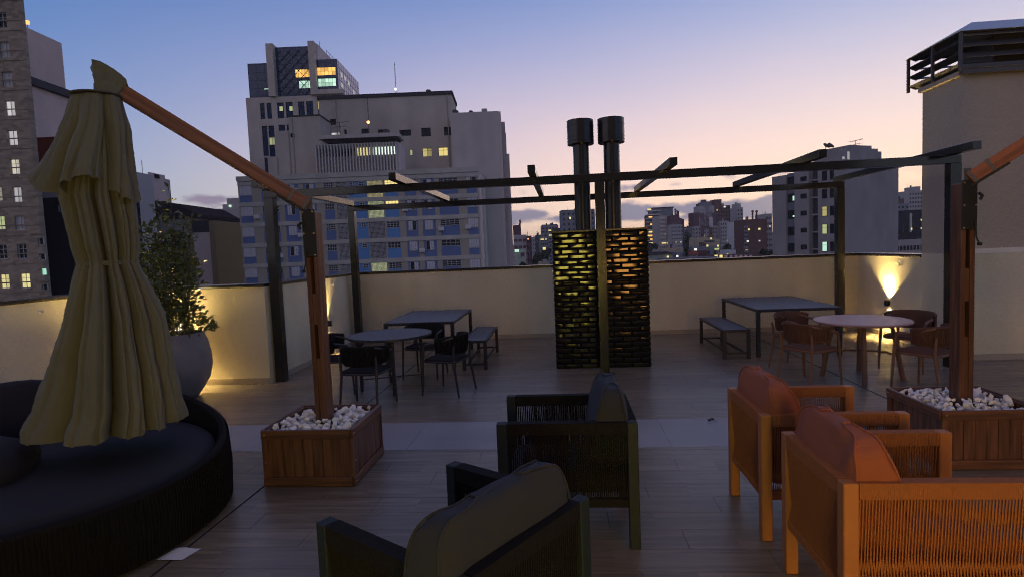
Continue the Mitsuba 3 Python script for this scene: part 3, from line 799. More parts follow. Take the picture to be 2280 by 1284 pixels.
for a in (20, 110):
    a = math.radians(a)
    part(t1, 'brace', tube([(cx + .38 * math.cos(a), cy + .38 * math.sin(a), .16), (cx, cy, .16 + .018 * (a > 1)), (cx - .38 * math.cos(a), cy - .38 * math.sin(a), .16)], .008, 8), 'm_dark_alu')
    part(t1, 'cross_rail', bar((cx + .5 * math.cos(a), cy + .5 * math.sin(a), .695 - .016 * (a > 1)), (cx - .5 * math.cos(a), cy - .5 * math.sin(a), .695 - .016 * (a > 1)), .03, .014), 'm_dark_alu')
t2 = thing('round_table', 'round table with smooth mauve red top near the wall lamp', 'table', 'round dining tables')
cx, cy, R_ = 3.70, 7.56, .545
part(t2, 'table_top', lathe([(.001, .705), (R_ - .02, .705), (R_ - .006, .711), (R_, .722), (R_ - .004, .735), (R_ - .02, .74), (.001, .74)], 64, (cx, cy, 0)), 'm_table_top', 40)
for a in (-112, -22, 68, 158):
    a = math.radians(a)
    ca, sa = math.cos(a), math.sin(a)
    part(t2, 'leg', tube([(cx + .44 * ca, cy + .44 * sa, .002), (cx + .37 * ca, cy + .37 * sa, .40), (cx + .31 * ca, cy + .31 * sa, .704)], [.03, .028, .021], 12), 'm_terracotta')
    part(t2, 'brace', tube([(cx + .40 * ca, cy + .40 * sa, .3), (cx + .25 * ca, cy + .25 * sa, .34), (cx + .02 * ca, cy + .02 * sa, .35)], .013, 8), 'm_terracotta')

# ---------------------------------------------------------------- rectangular tables and benches


def slat_table(label, name, cat_, x0, x1, y0, y1, z, leg, n, stretch=False, group=None):
    k = thing(name, label, cat_, group)
    t = .045 if not stretch else .04
    for a, b, c, d in ((x0, x1, y0, y0 + .035), (x0, x1, y1 - .035, y1), (x0, x0 + .035, y0 + .0355, y1 - .0355), (x1 - .035, x1, y0 + .0355, y1 - .0355)):
        part(k, 'apron', rbox(a, b, c, d, z - t, z - .001, .003), 'm_dark_alu')
    w = (x1 - x0 - .076) / n
    for i in range(n):
        part(k, 'slat', rbox(x0 + .038 + i * w + .002, x0 + .038 + (i + 1) * w - .002, y0 + .037, y1 - .037, z - .018, z - .001, .002), 'm_slate_slat')
    for a in (x0, x1 - leg):
        for b in (y0, y1 - leg):
            part(k, 'leg', rbox(a + .0006, a + leg - .0006, b + .0006, b + leg - .0006, .002, z - t - .0005, .003), 'm_dark_alu')
    if stretch:
        for b in (y0 + leg / 2, y1 - leg / 2):
            part(k, 'stretcher', rbox(x0 + leg, x1 - leg, b - .015, b + .015, .07, .10, .003), 'm_dark_alu')
        part(k, 'stretcher', rbox((x0 + x1) / 2 - .14, (x0 + x1) / 2 - .11, y0 + leg / 2 + .016, y1 - leg / 2 - .016, .07, .10, .003), 'm_dark_alu')
        part(k, 'stretcher', rbox((x0 + x1) / 2 + .11, (x0 + x1) / 2 + .14, y0 + leg / 2 + .016, y1 - leg / 2 - .016, .07, .10, .003), 'm_dark_alu')
    return k


slat_table('dark rectangular table with slatted top left of the fireplace', 'rectangular_table', 'table', -2.80, -1.70, 8.68, 10.45, .735, .055, 12, group='dark rectangular tables by the back wall')
slat_table('dark rectangular table with slatted top right of the fireplace', 'rectangular_table', 'table', 2.89, 4.13, 9.0, 10.93, .735, .055, 13, group='dark rectangular tables by the back wall')
slat_table('dark slatted bench between the left rectangular table and the fireplace', 'bench', 'bench', -1.57, -1.19, 8.55, 10.1, .45, .05, 5, True, 'dark slatted benches')
slat_table('dark slatted bench left of the right rectangular table', 'bench', 'bench', 2.37, 2.775, 8.92, 10.45, .45, .05, 5, True, 'dark slatted benches')

# ---------------------------------------------------------------- potted shrub
single('plant_pot', 'big round grey pot against the glowing parapet wall', 'pot', lathe([(.001, .003), (.20, .003), (.235, .02), (.31, .12), (.385, .26), (.42, .42), (.412, .58), (.38, .74), (.345, .84), (.34, .865), (.325, .868), (.318, .85), (.33, .78), (.001, .78)], 64, (-5.19, 7.25, 0)), 'm_pot', 40)
sh = thing('shrub', 'tall leafy evergreen shrub in the round grey pot', 'plant')
part(sh, 'soil', lathe([(.001, .792), (.2, .797), (.322, .785)], 24, (-5.19, 7.25, 0)), 'm_soil')
q = np.random.RandomState(7)
stems, leaves = [], []


def leaf(p, d, L, w):
    d = d / np.linalg.norm(d); s = np.cross(d, q.normal(size=3)); s /= np.linalg.norm(s); u = np.cross(s, d)
    a = p; b = p + d * L
    m1 = p + d * L * .45 + s * w + u * w * .35; m2 = p + d * L * .45 - s * w + u * w * .35; mid = p + d * L * .5
    return np.array([a, m1, b, m2, mid]), np.array([[0, 1, 4], [1, 2, 4], [2, 3, 4], [3, 0, 4]])


for i in range(34):
    a0, r0 = q.uniform(0, 6.28), q.uniform(.02, .25)
    top = .72 + 1.25 * (1 - (r0 / .25) ** 1.0 * .55) * q.uniform(.35, 1.0)
    if i == 0: r0, top = .05, 2.0
    if i in (1, 2, 3): r0, top = .12, [1.62, 1.5, 1.7][i - 1]
    lean = q.uniform(.05, .30)
    base = np.array([-5.19 + r0 * math.cos(a0), 7.25 + r0 * .8 * math.sin(a0), .78])
    tip = base + np.array([math.cos(a0) * lean * (1 if i else -.1), math.sin(a0) * lean * .7, top])
    tip[1] = min(tip[1], 7.80)
    mid = (base + tip) / 2 + q.normal(size=3) * .03
    n = 12
    t = np.linspace(0, 1, n)[:, None]
    C = (1 - t) ** 2 * base + 2 * t * (1 - t) * mid + t ** 2 * tip
    stems.append(tube(C, np.linspace(.006, .002, n), 5))
    m = int(62 * top / 1.6)
    for j in range(m):
        t = q.uniform(.12, 1) ** .8
        c = (1 - t) ** 2 * base + 2 * t * (1 - t) * mid + t ** 2 * tip
        d = np.array([q.normal(), q.normal() * .8, q.uniform(-.1, 1.0)])
        sp = .10 * (1 - t) + .045
        o = d * np.array([1, .8, .5]) * sp * q.uniform(.2, 1.0)
        pp = c + o
        pp[1] = min(pp[1], 7.9)
        leaves.append(leaf(pp, d, q.uniform(.06, .115), q.uniform(.017, .028)))
for j in range(520):   # the dense skirt over the pot rim
    a = q.uniform(0, 6.28); r = q.uniform(.05, .46) ; z = .86 + q.uniform(0, .42) * (1 - (r / .5) ** 2)
    p = np.array([-5.15 + r * math.cos(a), min(7.25 + r * .85 * math.sin(a), 7.9), z])
    leaves.append(leaf(p, np.array([math.cos(a) * .8, math.sin(a) * .8, q.uniform(-.2, .9)]), q.uniform(.06, .10), q.uniform(.016, .025)))
part(sh, 'stem', cat(stems), 'm_stem')
part(sh, 'foliage', cat(leaves), 'm_leaf', False, stuff=True)

# ---------------------------------------------------------------- small things on the floor
P = np.array([[[-2.53 + .167 * i / 6 + .03 * j / 5, 3.196 + .14 * j / 5, .003 + .004 * math.sin(i * .9) * (j / 5) ** 2 + .0015] for i in range(7)] for j in range(6)])
g_ = grid(P)
single('paper_sheet', 'white sheet of paper lying on the floor beside the daybed', 'paper', cat([g_, (g_[0] + np.array([0, 0, .0006]), g_[1])]), 'm_paper', True)
lf = [leaf(np.array([1.44 + q.uniform(-.03, .03), 5.85 + q.uniform(-.02, .02), .012]), q.normal(size=3) * np.array([1, 1, .25]) + np.array([0, 0, .12]), .05, .012) for _ in range(4)]
single('dry_leaf', 'dark curled dry leaf on the grey floor strip', 'leaf', cat([(np.maximum(v, [-9, -9, .003]), f) for v, f in lf]), 'm_dry_leaf', False)
# ---------------------------------------------------------------- the city: built in a frame turned 5.143 degrees (c right, d away, z up)
CT = T().rotate([0, 0, 1], 5.1434)
GZ = -27.0
diff('f_brown', {'type': 'rgb', 'value': [.17, .125, .09]})
EX = 1 / 2 ** exposure


def wall_tex(base, s=.35, amp=.22):
    def fn(p, n, uv):
        a = fbm(p.x * s, p.y * s, p.z * s * .5, 3); b = noise(p.x * 1.1 + p.y * .8, p.z * .17, 3.0); c = noise(p.x * 6, p.y * 6, p.z * 6)
        return colour(base, (1 - amp / 2) + amp * (a - .5) * 1.4 + amp * .45 * (b - .5) + .08 * (c - .5) + amp * .1)
    return proc(fn)


def brick_tex(base):
    def fn(p, n, uv):
        row = dr.floor(p.z / .22); r = cell_rand(dr.floor((p.x + p.y * .3) / .55 + .5 * row), row, 1.0)
        return colour(base, .74 + .42 * r + .16 * (noise(p.x * .5, p.y * .5, p.z * .35) - .5))
    return proc(fn)


for nm, tx in dict(f_brick=brick_tex((.30, .25, .19)), f_conc=wall_tex((.33, .29, .26)), f_conc2=wall_tex((.54, .50, .46)), f_blue_wall=wall_tex((.47, .46, .41), .6), f_beige=wall_tex((.66, .53, .48)), f_right=wall_tex((.34, .325, .32), .5), f_tower=wall_tex((.53, .48, .41), .4)).items():
    diff(nm, tx)
for nm, c in dict(f_pale=(.66, .56, .52), f_white=(.52, .50, .50), f_lightgrey=(.48, .46, .45), f_grey=(.34, .32, .31), f_darkgrey=(.075, .075, .08), f_black=(.03, .03, .036), f_red=(.25, .06, .04), f_redbrick=(.125, .07, .06), f_farlight=(.35, .335, .34), f_purple=(.13, .07, .085), f_strip=(.28, .235, .14),  # on right-facing sides the pink of the pale tone stands for afterglow
                  f_pil=(.36, .33, .27), f_blue=(.135, .185, .34), f_blue2=(.13, .27, .52), f_shutter=(.52, .52, .55), f_frame=(.55, .55, .55), f_darkframe=(.05, .04, .04), f_curtain=(.48, .47, .45), f_tan=(.40, .33, .24), f_greenish=(.40, .44, .38), f_roof=(.05, .045, .05), f_redroof=(.22, .08, .06),
                  f_tree=(.035, .05, .025), f_trunk=(.06, .045, .03), f_lattice=(.45, .44, .43), f_lav=(.42, .40, .44), f_fin=(.52, .50, .48), f_mullion=(.05, .07, .10), f_ground=(.06, .06, .058), f_hill=(.035, .045, .04), f_bluegrey=(.18, .19, .22), f_antenna=(.10, .09, .09)).items():
    diff(nm, c)
prin('f_glass', (.018, .022, .03), 0.3, spec=0.18)
prin('f_blueglass', (.018, .045, .10), 0.15, spec=.45)
prin('f_sideglass', (.50, .46, .55), 0.4, metal=.3)  # lavender sky reflection put into the base colour
diff('f_lit', (.05, .05, .05))
EM = {k: [x * EX for x in v] for k, v in dict(y=(.62, .56, .44), Y=(.95, .83, .35), b=(.55, .52, .52), g=(.42, .46, .22), G=(.42, .85, .62), a=(1.1, .9, .78), o=(.42, .36, .14), O=(1.0, .8, .28), W=(1.25, .66, .15), C=(.55, .85, .66), L=(.95, 1.15, .95), w=(1.05, 1.0, .9), r=(2.2, .8, .25)).items()}


def glow(code): return (EM[code], 1e-4)


def slab(c0, c1, z0, z1, d, holes, th):
    """A facade sheet th thick standing at d, with its window openings cut out."""
    p = sbox(c0, z0, c1, z1)
    for h in holes: p = p.difference(sbox(h[0], h[2], h[1], h[3]))
    ms = [extrude(g, th) for g in getattr(p, 'geoms', [p])]
    v, f = cat(ms)
    return np.stack([v[:, 0], d + th - v[:, 2], v[:, 1]], 1), f


def building(name, label, mat, c0, c1, d0, d1, z1, wins=(), z0=GZ, th=.28, tw=None, side=0.0):
    k = thing(name, label, 'building')
    tw = CT if tw is None else tw
    hs = [w[:4] for w in wins]
    ms = [box(c0, c1, d0 + th, d1, z0, z1)]
    ms.append(slab(c0, c1, z0, z1, d0, hs, th - .0005))
    part(k, 'wall', cat(ms), mat, False, tw=tw)
    for w in wins: window(k, w, d0, th, tw)
    return k


_qw = random.Random(21)


def window(k, w, d0, th, tw, frame_m=None):
    a, b, c, d, s = w[:5]
    W_, H_ = b - a, d - c
    f = .05 if W_ > .5 else .03
    y0, y1 = d0 + th - .13, d0 + th - .06
    fr = [box(a, a + f, y0, y1, c, d), box(b - f, b, y0, y1, c, d), box(a + f, b - f, y0, y1, c, c + f), box(a + f, b - f, y0, y1, d - f, d)]
    if W_ > .7:
        n = max(1, int(round(W_ / (.62 if s not in 'WCd' else .8))) - 1)
        for i in range(n):
            x = a + (i + 1) * W_ / (n + 1); fr.append(box(x - .02, x + .02, y0 + .01, y1 - .01, c + f, d - f))
    if H_ > .9 and s not in 'cb':
        z = d - H_ * .32; fr.append(box(a + f, b - f, y0 + .015, y1 - .015, z - .018, z + .018))
    dark = s in 'DoOnWC'
    wk = part(k, 'window', cat(fr), 'f_darkframe' if dark else 'f_frame', False, tw=tw)
    pm = box(a + f, b - f, d0 + th - .05, d0 + th - .03, c + f, d - f)
    if s in EM:
        cut = a + f + (W_ - 2 * f) * _qw.uniform(.35, .65)
        for x0, x1, kf in ((a + f, cut, _qw.uniform(.75, 1.25)), (cut, b - f, _qw.uniform(.4, 1.0))):
            part(wk, 'pane', box(x0, x1, d0 + th - .05, d0 + th - .03, c + f, d - f), 'f_lit', False, tw=tw, emit=([v * kf for v in EM[s]], 1e-4))
    elif s == 'c': part(wk, 'pane', pm, 'f_curtain', False, tw=tw)
    elif s == 'n': part(wk, 'pane', pm, 'f_blueglass', False, tw=tw)
    else: part(wk, 'pane', pm, 'f_glass', False, tw=tw)
    return wk


def antenna(k, c, d, z0, z1, tw=None, yagi=False):
    ms = [tube([(c, d, z0), (c, d, z1)], .05, 5)]
    if yagi:
        for i, zz in enumerate((z1 - .1, z1 - .7)):
            ms.append(tube([(c - 1.1 + .3 * i, d, zz), (c + 1.3 - .5 * i, d, zz + .1)], .035, 5))
            for j in range(5): ms.append(tube([(c - 1 + j * .5, d - .4, zz), (c - 1 + j * .5, d + .4, zz)], .02, 4))
    part(k, 'antenna', cat(ms), 'f_antenna', tw=tw or CT)


# --- left edge: brown brick block
k = building('brick_apartment_block', 'brown brick apartment block cut by the left edge of the photo', 'f_brick', -62, -43.45, 54, 54.6, 48,
             [(-45.55, -44.68, 23.64, 24.96, 'd'), (-45.55, -44.68, 20.97, 22.4, 'c'), (-45.6, -44.7, 18.4, 19.74, 'c'), (-45.62, -44.7, 15.8, 17.15, 'b'), (-45.66, -44.74, 13.14, 14.5, 'b'), (-45.7, -44.8, 10.52, 11.9, 'y'), (-45.72, -44.86, 7.96, 9.36, 'b'),
              (-45.74, -44.88, 5.36, 6.71, 'c'), (-45.77, -44.9, 2.75, 4.1, 'd'), (-45.8, -44.85, 0.03, 1.39, 'Y'), (-47.55, -46.65, 8.15, 9.44, 'y'), (-47.58, -46.66, 5.51, 6.78, 'g'), (-47.62, -46.74, 2.81, 4.11, 'd'), (-47.7, -46.78, 0.06, 1.4, 'Y'),
              (-43.78, -43.36, 3.96, 4.59, 'd'), (-43.8, -43.36, 2.56, 3.12, 'd'), (-43.82, -43.36, 1.15, 1.79, 'G'), (-43.82, -43.4, -0.26, 0.31, 'd')])
pr_ = extrude(Polygon([(-66, 54.61), (-43.451, 54.61), (-55, 68), (-72, 68)]), 48 - GZ)
part(k, 'rear', (pr_[0] + np.array([0, 0, GZ]), pr_[1]), 'f_brick', False, tw=CT)
for z in np.arange(-1.2, 46, 2.63):
    part(k, 'string_course', box(-62, -43.23, 53.93, 53.998, z + .85, z + 1.0), 'f_brick', False, tw=CT)
    part(k, 'string_course', box(-62, -43.23, 53.95, 53.998, z - .9, z - .8), 'f_brick', False, tw=CT)
# --- beige tower behind it
k = thing('beige_tower', 'pinkish beige blank tower behind the brown brick block', 'building')
part(k, 'wall', box(-78, -63.7, 80, 86.2, GZ, 34.1), 'f_beige', False, tw=CT)
part(k, 'wall', box(-78, -63.2, 78, 89, GZ, 26.2), 'f_beige', False, tw=CT)
part(k, 'cornice', box(-78.3, -62.6, 77.4, 89.5, 26.2, 27.2), 'f_darkgrey', False, tw=CT)
part(k, 'warning_light', lathe([(.001, 0), (.3, .1), (.3, .5), (.001, .6)], 8, (-63.9, 80.5, 34.6)), 'f_lit', tw=CT, emit=glow('r'))
part(k, 'light_pole', tube([(-63.9, 80.5, 34.0), (-63.9, 80.5, 34.7)], .05, 5), 'f_antenna', tw=CT)
# --- grey block with the red tank
k = building('grey_block', 'grey block with a red box on its roof behind the umbrella canopy', 'f_lightgrey', -62, -50.8, 70, 84, 14.4, [(-56.9, -56.2, 11.2, 11.65, 'g'), (-57.0, -56.3, 9.75, 10.25, 'y')])
part(k, 'roof_box', box(-56.5, -53.6, 71, 75, 14.4, 17.5), 'f_red', False, tw=CT, label='red box on the roof')
part(k, 'roof_shaft', box(-59.2, -56.55, 71.5, 78, 14.4, 17.5), 'f_darkgrey', False, tw=CT)
building('black_block', 'almost black block seen left of the umbrella canopy', 'f_black', -49.8, -42.9, 62, 68, 9.2, [(-47.85, -47.2, 7.7, 8.45, 'd'), (-44.6, -43.9, 4.0, 4.7, 'd')])
# --- pale block; the afterglow on its right side is put into the colour
k = thing('pale_block', 'pale block with an afterglow pink coloured side wall right of the umbrella', 'building')
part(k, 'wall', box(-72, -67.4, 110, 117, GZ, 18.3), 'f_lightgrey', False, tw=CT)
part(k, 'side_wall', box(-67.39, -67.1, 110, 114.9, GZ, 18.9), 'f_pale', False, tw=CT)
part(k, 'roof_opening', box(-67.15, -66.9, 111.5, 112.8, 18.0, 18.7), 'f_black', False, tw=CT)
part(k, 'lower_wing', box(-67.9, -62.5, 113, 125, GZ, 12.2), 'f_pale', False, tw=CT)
antenna(k, -69.6, 112, 18.3, 21.5)
k = thing('gabled_house', 'grey building with a black sloping roof behind the shrub', 'building')
v = np.array([(-61, 12.1), (-58.05, 12.08), (-53.4, 11.2), (-50.6, 9.5), (-50.6, 8.85), (-61, 8.85)])
rp = extrude(Polygon(v), 15)
part(k, 'roof', (np.stack([rp[0][:, 0], 94.6 + rp[0][:, 2], rp[0][:, 1]], 1), rp[1][:, ::-1]), 'f_roof', False, tw=CT)
part(k, 'wall', box(-61, -51.0, 95, 109, GZ, 8.84), 'f_grey', False, tw=CT)
part(k, 'pillar', box(-52.2, -51.05, 94.7, 94.99, GZ, 8.84), 'f_strip', False, tw=CT)
part(k, 'pillar', box(-58.2, -57.0, 94.7, 94.99, GZ, 8.84), 'f_strip', False, tw=CT)
for zz in (5.5, 1.2):
    part(k, 'window', box(-56.6, -52.8, 94.9, 94.995, zz - 1.4, zz + .9), 'f_glass', False, tw=CT)
k = thing('white_walled_block', 'white walled block with a dark top band between the shrub and the balcony building', 'building')
part(k, 'wall', box(-48.9, -46.3, 90, 100, GZ, 6.3), 'f_pale', False, tw=CT)
part(k, 'top_band', box(-48.95, -46.25, 89.9, 100, 6.301, 8.1), 'f_darkgrey', False, tw=CT)
part(k, 'corner_strip', box(-46.29, -45.45, 89.8, 100, GZ, 8.0), 'f_strip', False, tw=CT)
# --- balcony building
k = building('balcony_building', 'grey building with long pale balconies and two green lit windows', 'f_grey', -98.3, -84, 190, 205, 18.6,
             [(-96.36, -91.63, 12.9, 14.1, 'd'), (-91.08, -88.1, 12.75, 14.0, 'd'), (-96.37, -88.2, 10.3, 11.7, 'd'), (-96.38, -88.24, 7.65, 9.1, 'd'), (-96.49, -88.3, 4.9, 6.4, 'd'), (-96.45, -90.97, 2.1, 3.35, 'G'), (-89.67, -87.84, 2.09, 3.33, 'G'), (-91.9, -90.8, -0.55, 0.8, 'O'), (-89.6, -87.9, -0.48, 0.8, 'O')])
for a, b, c, d in [(-96.4, -86, 11.97, 12.7), (-96.4, -86, 9.36, 10.15), (-96.4, -90.2, 6.7, 7.5), (-89.3, -86, 6.7, 7.5), (-96.4, -86, 3.95, 4.8), (-96.4, -86, 1.43, 1.95)]:
    part(k, 'balcony', box(a, b, 188.6, 189.99, c, d), 'f_greenish', False, tw=CT)
for c, z in ((-95.46, 16.9), (-92.07, 16.85)):
    part(k, 'round_sign', mv(lathe([(.001, 0), (.75, 0), (.75, .12), (.001, .12)], 20), [[1, 0, 0, c], [0, 0, -1, 189.99], [0, 1, 0, z]]), 'f_blue', tw=CT)
part(k, 'roof_house', box(-94.5, -86, 193, 200, 18.6, 20.3), 'f_grey', False, tw=CT)
part(k, 'roof_house', box(-93.9, -88.8, 195, 199, 20.301, 22.4), 'f_grey', False, tw=CT)
part(k, 'roof_lamp', lathe([(.001, 0), (.45, .2), (.45, .7), (.001, .9)], 10, (-91.9, 192.8, 19.2)), 'f_lit', tw=CT, emit=glow('C'))
k = building('low_pale_house', 'low pale house with small arched lit windows above the parapet', 'f_pale', -77.0, -67.9, 149, 160, -1.2, [(-75.26, -74.54, -4.24, -3.23, 'd'), (-74.25, -73.35, -4.29, -3.22, 'a'), (-72.66, -71.9, -4.29, -3.23, 'a'), (-71.59, -70.75, -4.31, -3.21, 'a'), (-70.1, -69.4, -4.07, -3.09, 'a')])
part(k, 'upper_storey', slab(-76.7, -72.4, -1.19, 1.9, 149.6, [(-75.9, -75.35, -1.1, -.15), (-73.66, -72.75, -1.1, -.1)], 1.0), 'f_pale', False, tw=CT)
for a, b in ((-75.9, -75.35), (-73.66, -72.75)):
    part(k, 'pane', box(a, b, 150.3, 150.4, -1.1, -.1), 'f_lit', False, tw=CT, emit=glow('G'))

# --- blue panelled apartment block
D = 78.0
bk = thing('blue_panel_block', 'wide apartment block with blue panels under its windows and pale floor bands', 'building')
CL, CR = -36.0, -4.0
ZB = [11.87 - 2.735 * i for i in range(7)]
part(bk, 'wall', (lambda v: (v[0] + np.array([0, 0, 0]) + np.stack([np.where((v[0][:, 0] > -10) & (v[0][:, 1] > 80), .75, 0), 0 * v[0][:, 0], 0 * v[0][:, 0]], 1), v[1]))(box(CL, CR, D + .3, D + 10, GZ, 12.7)), 'f_blue_wall', False, tw=CT)
part(bk, 'parapet', cat([box(CL - .1, CR + .1, D - .12, D + .29, 12.2, 12.85)]), 'f_blue_wall', False, tw=CT)
for z in ZB:
    part(bk, 'floor_band', box(CL, CR, D - .05, D + .295, z - .27, z + .27), 'f_blue_wall', False, tw=CT)
COLS = [(-35.81, -34.19, 'S'), (-32.93, -30.65, 'W'), (-29.93, -28.0, 'V'), (-27.34, -25.66, 'V'), (-24.58, -23.26, 'W'), (-22.96, -21.51, 'C'), (-21.27, -18.93, 'D'), (-18.81, -16.7, 'C'), (-16.46, -14.66, 'W'), (-13.82, -12.25, 'V'), (-11.59, -9.85, 'V'), (-9.25, -6.66, 'W'), (-5.52, -4.15, 'S')]
xs = [CL] + [v for a, b, _ in COLS for v in (a, b)] + [CR]
for i in range(0, len(xs), 2):
    if xs[i + 1] - xs[i] > .05:
        part(bk, 'pilaster', box(xs[i], xs[i + 1], D + .06, D + .295, -9, 12.2), 'f_pil', False, tw=CT)
q = random.Random(5)


def lat(a, b, c, d):
    ms = []
    n, m = int((b - a) / .16), int((d - c) / .16)
    for i in range(n + 1): x = a + i * (b - a) / n; ms.append(box(x - .022, x + .022, D + .08, D + .2, c, d))
    for j in range(m + 1): z = c + j * (d - c) / m; ms.append(box(a, b, D + .075, D + .205, z - .022, z + .022))
    return cat(ms)


def wframe(a, b, c, d, n, m, t=.04):
    ms = [box(a + i * (b - a) / n - t / 2, a + i * (b - a) / n + t / 2, D + .02, D + .09, c, d) for i in range(n + 1)]
    ms += [box(a, b, D + .025, D + .085, c + j * (d - c) / m - t / 2, c + j * (d - c) / m + t / 2) for j in range(m + 1)]
    return cat(ms)


LITC = {(0, 8): 'O', (0, 7): 'o', (1, 7): 'g', (1, 8): 'O', (4, 7): 'g'}
for r in range(6):
    zt, zb = ZB[r] - .28, ZB[r + 1] + .28
    for ci, (a, b, t) in enumerate(COLS):
        lit = LITC.get((r, ci))
        bl = 'f_blue2' if ci in (6, 8) else 'f_blue'
        if t == 'C':
            part(bk, 'lattice', lat(a, b, zb, zt), 'f_lattice', False, tw=CT)
            part(bk, 'backing', box(a, b, D + .26, D + .292, zb, zt), 'f_lit' if lit else 'f_black', False, tw=CT, emit=glow(lit) if lit else None)
            continue
        if t == 'W':
            h = .88
            part(bk, 'panel', box(a, b, D + .05, D + .29, zb, zt - h - .02), bl, False, tw=CT)
            wk = part(bk, 'window', wframe(a + .05, b - .05, zt - h + .03, zt - .04, 4, 2 if r % 2 else 3), 'f_frame', False, tw=CT)
            part(wk, 'pane', box(a + .05, b - .05, D + .1, D + .12, zt - h + .03, zt - .04), 'f_lit' if lit else 'f_glass', False, tw=CT, emit=glow(lit) if lit else None)
        elif t == 'V':
            part(bk, 'panel', cat([box(a, b, D + .1, D + .29, zb, zt)]), bl, False, tw=CT)
            m_ = (a + b) / 2 + (.05 if ci % 2 else -.05); w2 = .52
            c_, d_ = zt - 1.32, zt - .1
            wk = part(bk, 'window', wframe(m_ - w2, m_ + w2, c_, d_, 2, 1), 'f_frame', False, tw=CT)
            part(wk, 'pane', box(m_ - w2, m_ + w2, D + .06, D + .075, c_, d_), 'f_glass', False, tw=CT)
            s = q.random()
            sh = [(m_ - w2 + .03, m_ + w2 - .03)] if s < .45 else ([(m_ - w2 + .03, m_ - .02)] if s < .7 else [(m_ + .02, m_ + w2 - .03)])
            for x0, x1 in sh:
                nsh = 4 if x1 - x0 > .7 else 2
                for i in range(nsh):
                    w_ = (x1 - x0) / nsh
                    part(wk, 'shutter', box(x0 + i * w_ + .012, x0 + (i + 1) * w_ - .012, D - .03 + .02 * (i % 2), D + .018 + .02 * (i % 2), c_ + .03, d_ - .03), 'f_shutter', False, tw=CT)
        elif t == 'S':
            part(bk, 'panel', box(a, b, D + .05, D + .29, zb, zt - 1.3), bl, False, tw=CT)
            op_ = q.random()
            n = 5
            wk = part(bk, 'window', wframe(a + .04, b - .04, zt - 1.26, zt - .05, 2, 1), 'f_frame', False, tw=CT)
            part(wk, 'pane', box(a + .04, b - .04, D + .1, D + .12, zt - 1.26, zt - .05), 'f_glass', False, tw=CT)
            for i in range(n):
                if (op_ > .7 and i >= n - 2) or (op_ > .85 and i == 2): continue
                w_ = (b - a - .1) / n
                part(wk, 'shutter', box(a + .05 + i * w_ + .01, a + .05 + (i + 1) * w_ - .01, D - .03 + .02 * (i % 2), D + .018 + .02 * (i % 2), zt - 1.23, zt - .08), 'f_shutter', False, tw=CT)
        else:
            part(bk, 'panel', box(a, b, D + .12, D + .29, zb, zt), 'f_blue2', False, tw=CT)
            for m_ in (a + .55, b - .6):
                wk = part(bk, 'window', wframe(m_ - .32, m_ + .32, zt - .62, zt - .1, 2, 2, .05), 'f_frame', False, tw=CT)
                part(wk, 'pane', box(m_ - .3, m_ + .3, D + .09, D + .11, zt - .62, zt - .1), 'f_glass', False, tw=CT)
for (c, z) in ((-14.2, 7.4), (-9.5, 4.6), (-28.3, 4.55), (-26.2, 7.3), (-31.2, 1.9), (-12.2, 1.85), (-34.0, 7.2), (-5.9, 4.7)):
    part(bk, 'air_conditioner', cat([box(c, c + .75, D - .35, D + .04, z, z + .5), box(c + .05, c + .1, D - .3, D + .04, z - .12, z), box(c + .65, c + .7, D - .3, D + .04, z - .12, z)]), 'f_frame', False, tw=CT)
# side wall with its balcony slabs, pink afterglow put into the colour
for r in range(7):
    z = ZB[r]
    part(bk, 'side_band', box(CR - .02, CR + .35, D + .4, D + 7.9, z - .32, z + .32), 'f_pale', False, tw=CT)
part(bk, 'side_pier', box(CR - .02, CR + .34, D + .31, D + 2.3, GZ, 12.2), 'f_pale', False, tw=CT)
part(bk, 'side_pier', box(CR + .3, CR + .62, D + 5.0, D + 6.4, GZ, 12.2), 'f_pale', False, tw=CT)

# --- concrete hospital like tower
ck_ = thing('concrete_tower', 'big blank concrete building with stepped roofs and a finned top storey', 'building')


def cblock(c0, c1, d0, d1, z1, mat='f_tower', wins=()):
    part(ck_, 'wall', cat([box(c0, c1, d0 + .3, d1, GZ, z1), slab(c0, c1, GZ, z1, d0, [w[:4] for w in wins], .2995)]), mat, False, tw=CT)
    for w in wins: window(ck_, w, d0, .3, CT)


cblock(-28.9, -8.15, 92, 99.5, 26.1, wins=[(-22.53, -21.38, 20.6, 21.42, 'D'), (-19.93, -18.37, 20.5, 21.19, 'D'), (-16.61, -14.78, 20.05, 20.99, 'D'), (-13.17, -11.68, 19.86, 21.16, 'D'), (-9.6, -8.4, 19.86, 21.16, 'D'), (-13.15, -11.66, 16.74, 18.04, 'o'), (-10.64, -9.17, 16.76, 18.06, 'O'), (-15.1, -14.74, 17.06, 17.92, 'g'), (-27.3, -26.39, 22.18, 23.09, 'D'), (-27.28, -25.89, 20.6, 21.06, 'b'), (-25.2, -24.8, 20.69, 21.41, 'D')])
part(ck_, 'coping', box(-29.1, -8.0, 91.8, 99.7, 26.101, 26.65), 'f_darkgrey', False, tw=CT)
cblock(-8.14, -.95, 88, 91.9, 22.35, 'f_conc2')
part(ck_, 'side_wall', box(-.949, -.62, 88.1, 92.2, GZ, 22.3), 'f_beige', False, tw=CT)  # afterglow on the right side put into this warmer wall colour
part(ck_, 'rear_wing', box(-6, -.05, 93, 97.9, GZ, 21.8), 'f_conc2', False, tw=CT)
part(ck_, 'rear_wing', box(-6, .05, 97.901, 103, GZ, 21.0), 'f_beige', False, tw=CT)
part(ck_, 'rear_wing', box(-6, .5, 103.001, 108, GZ, 18.4), 'f_beige', False, tw=CT)
cblock(-31.6, -27.0, 86, 90.7, 22.25, wins=[(-31.45, -30.85, 19.3, 19.89, 'D')])
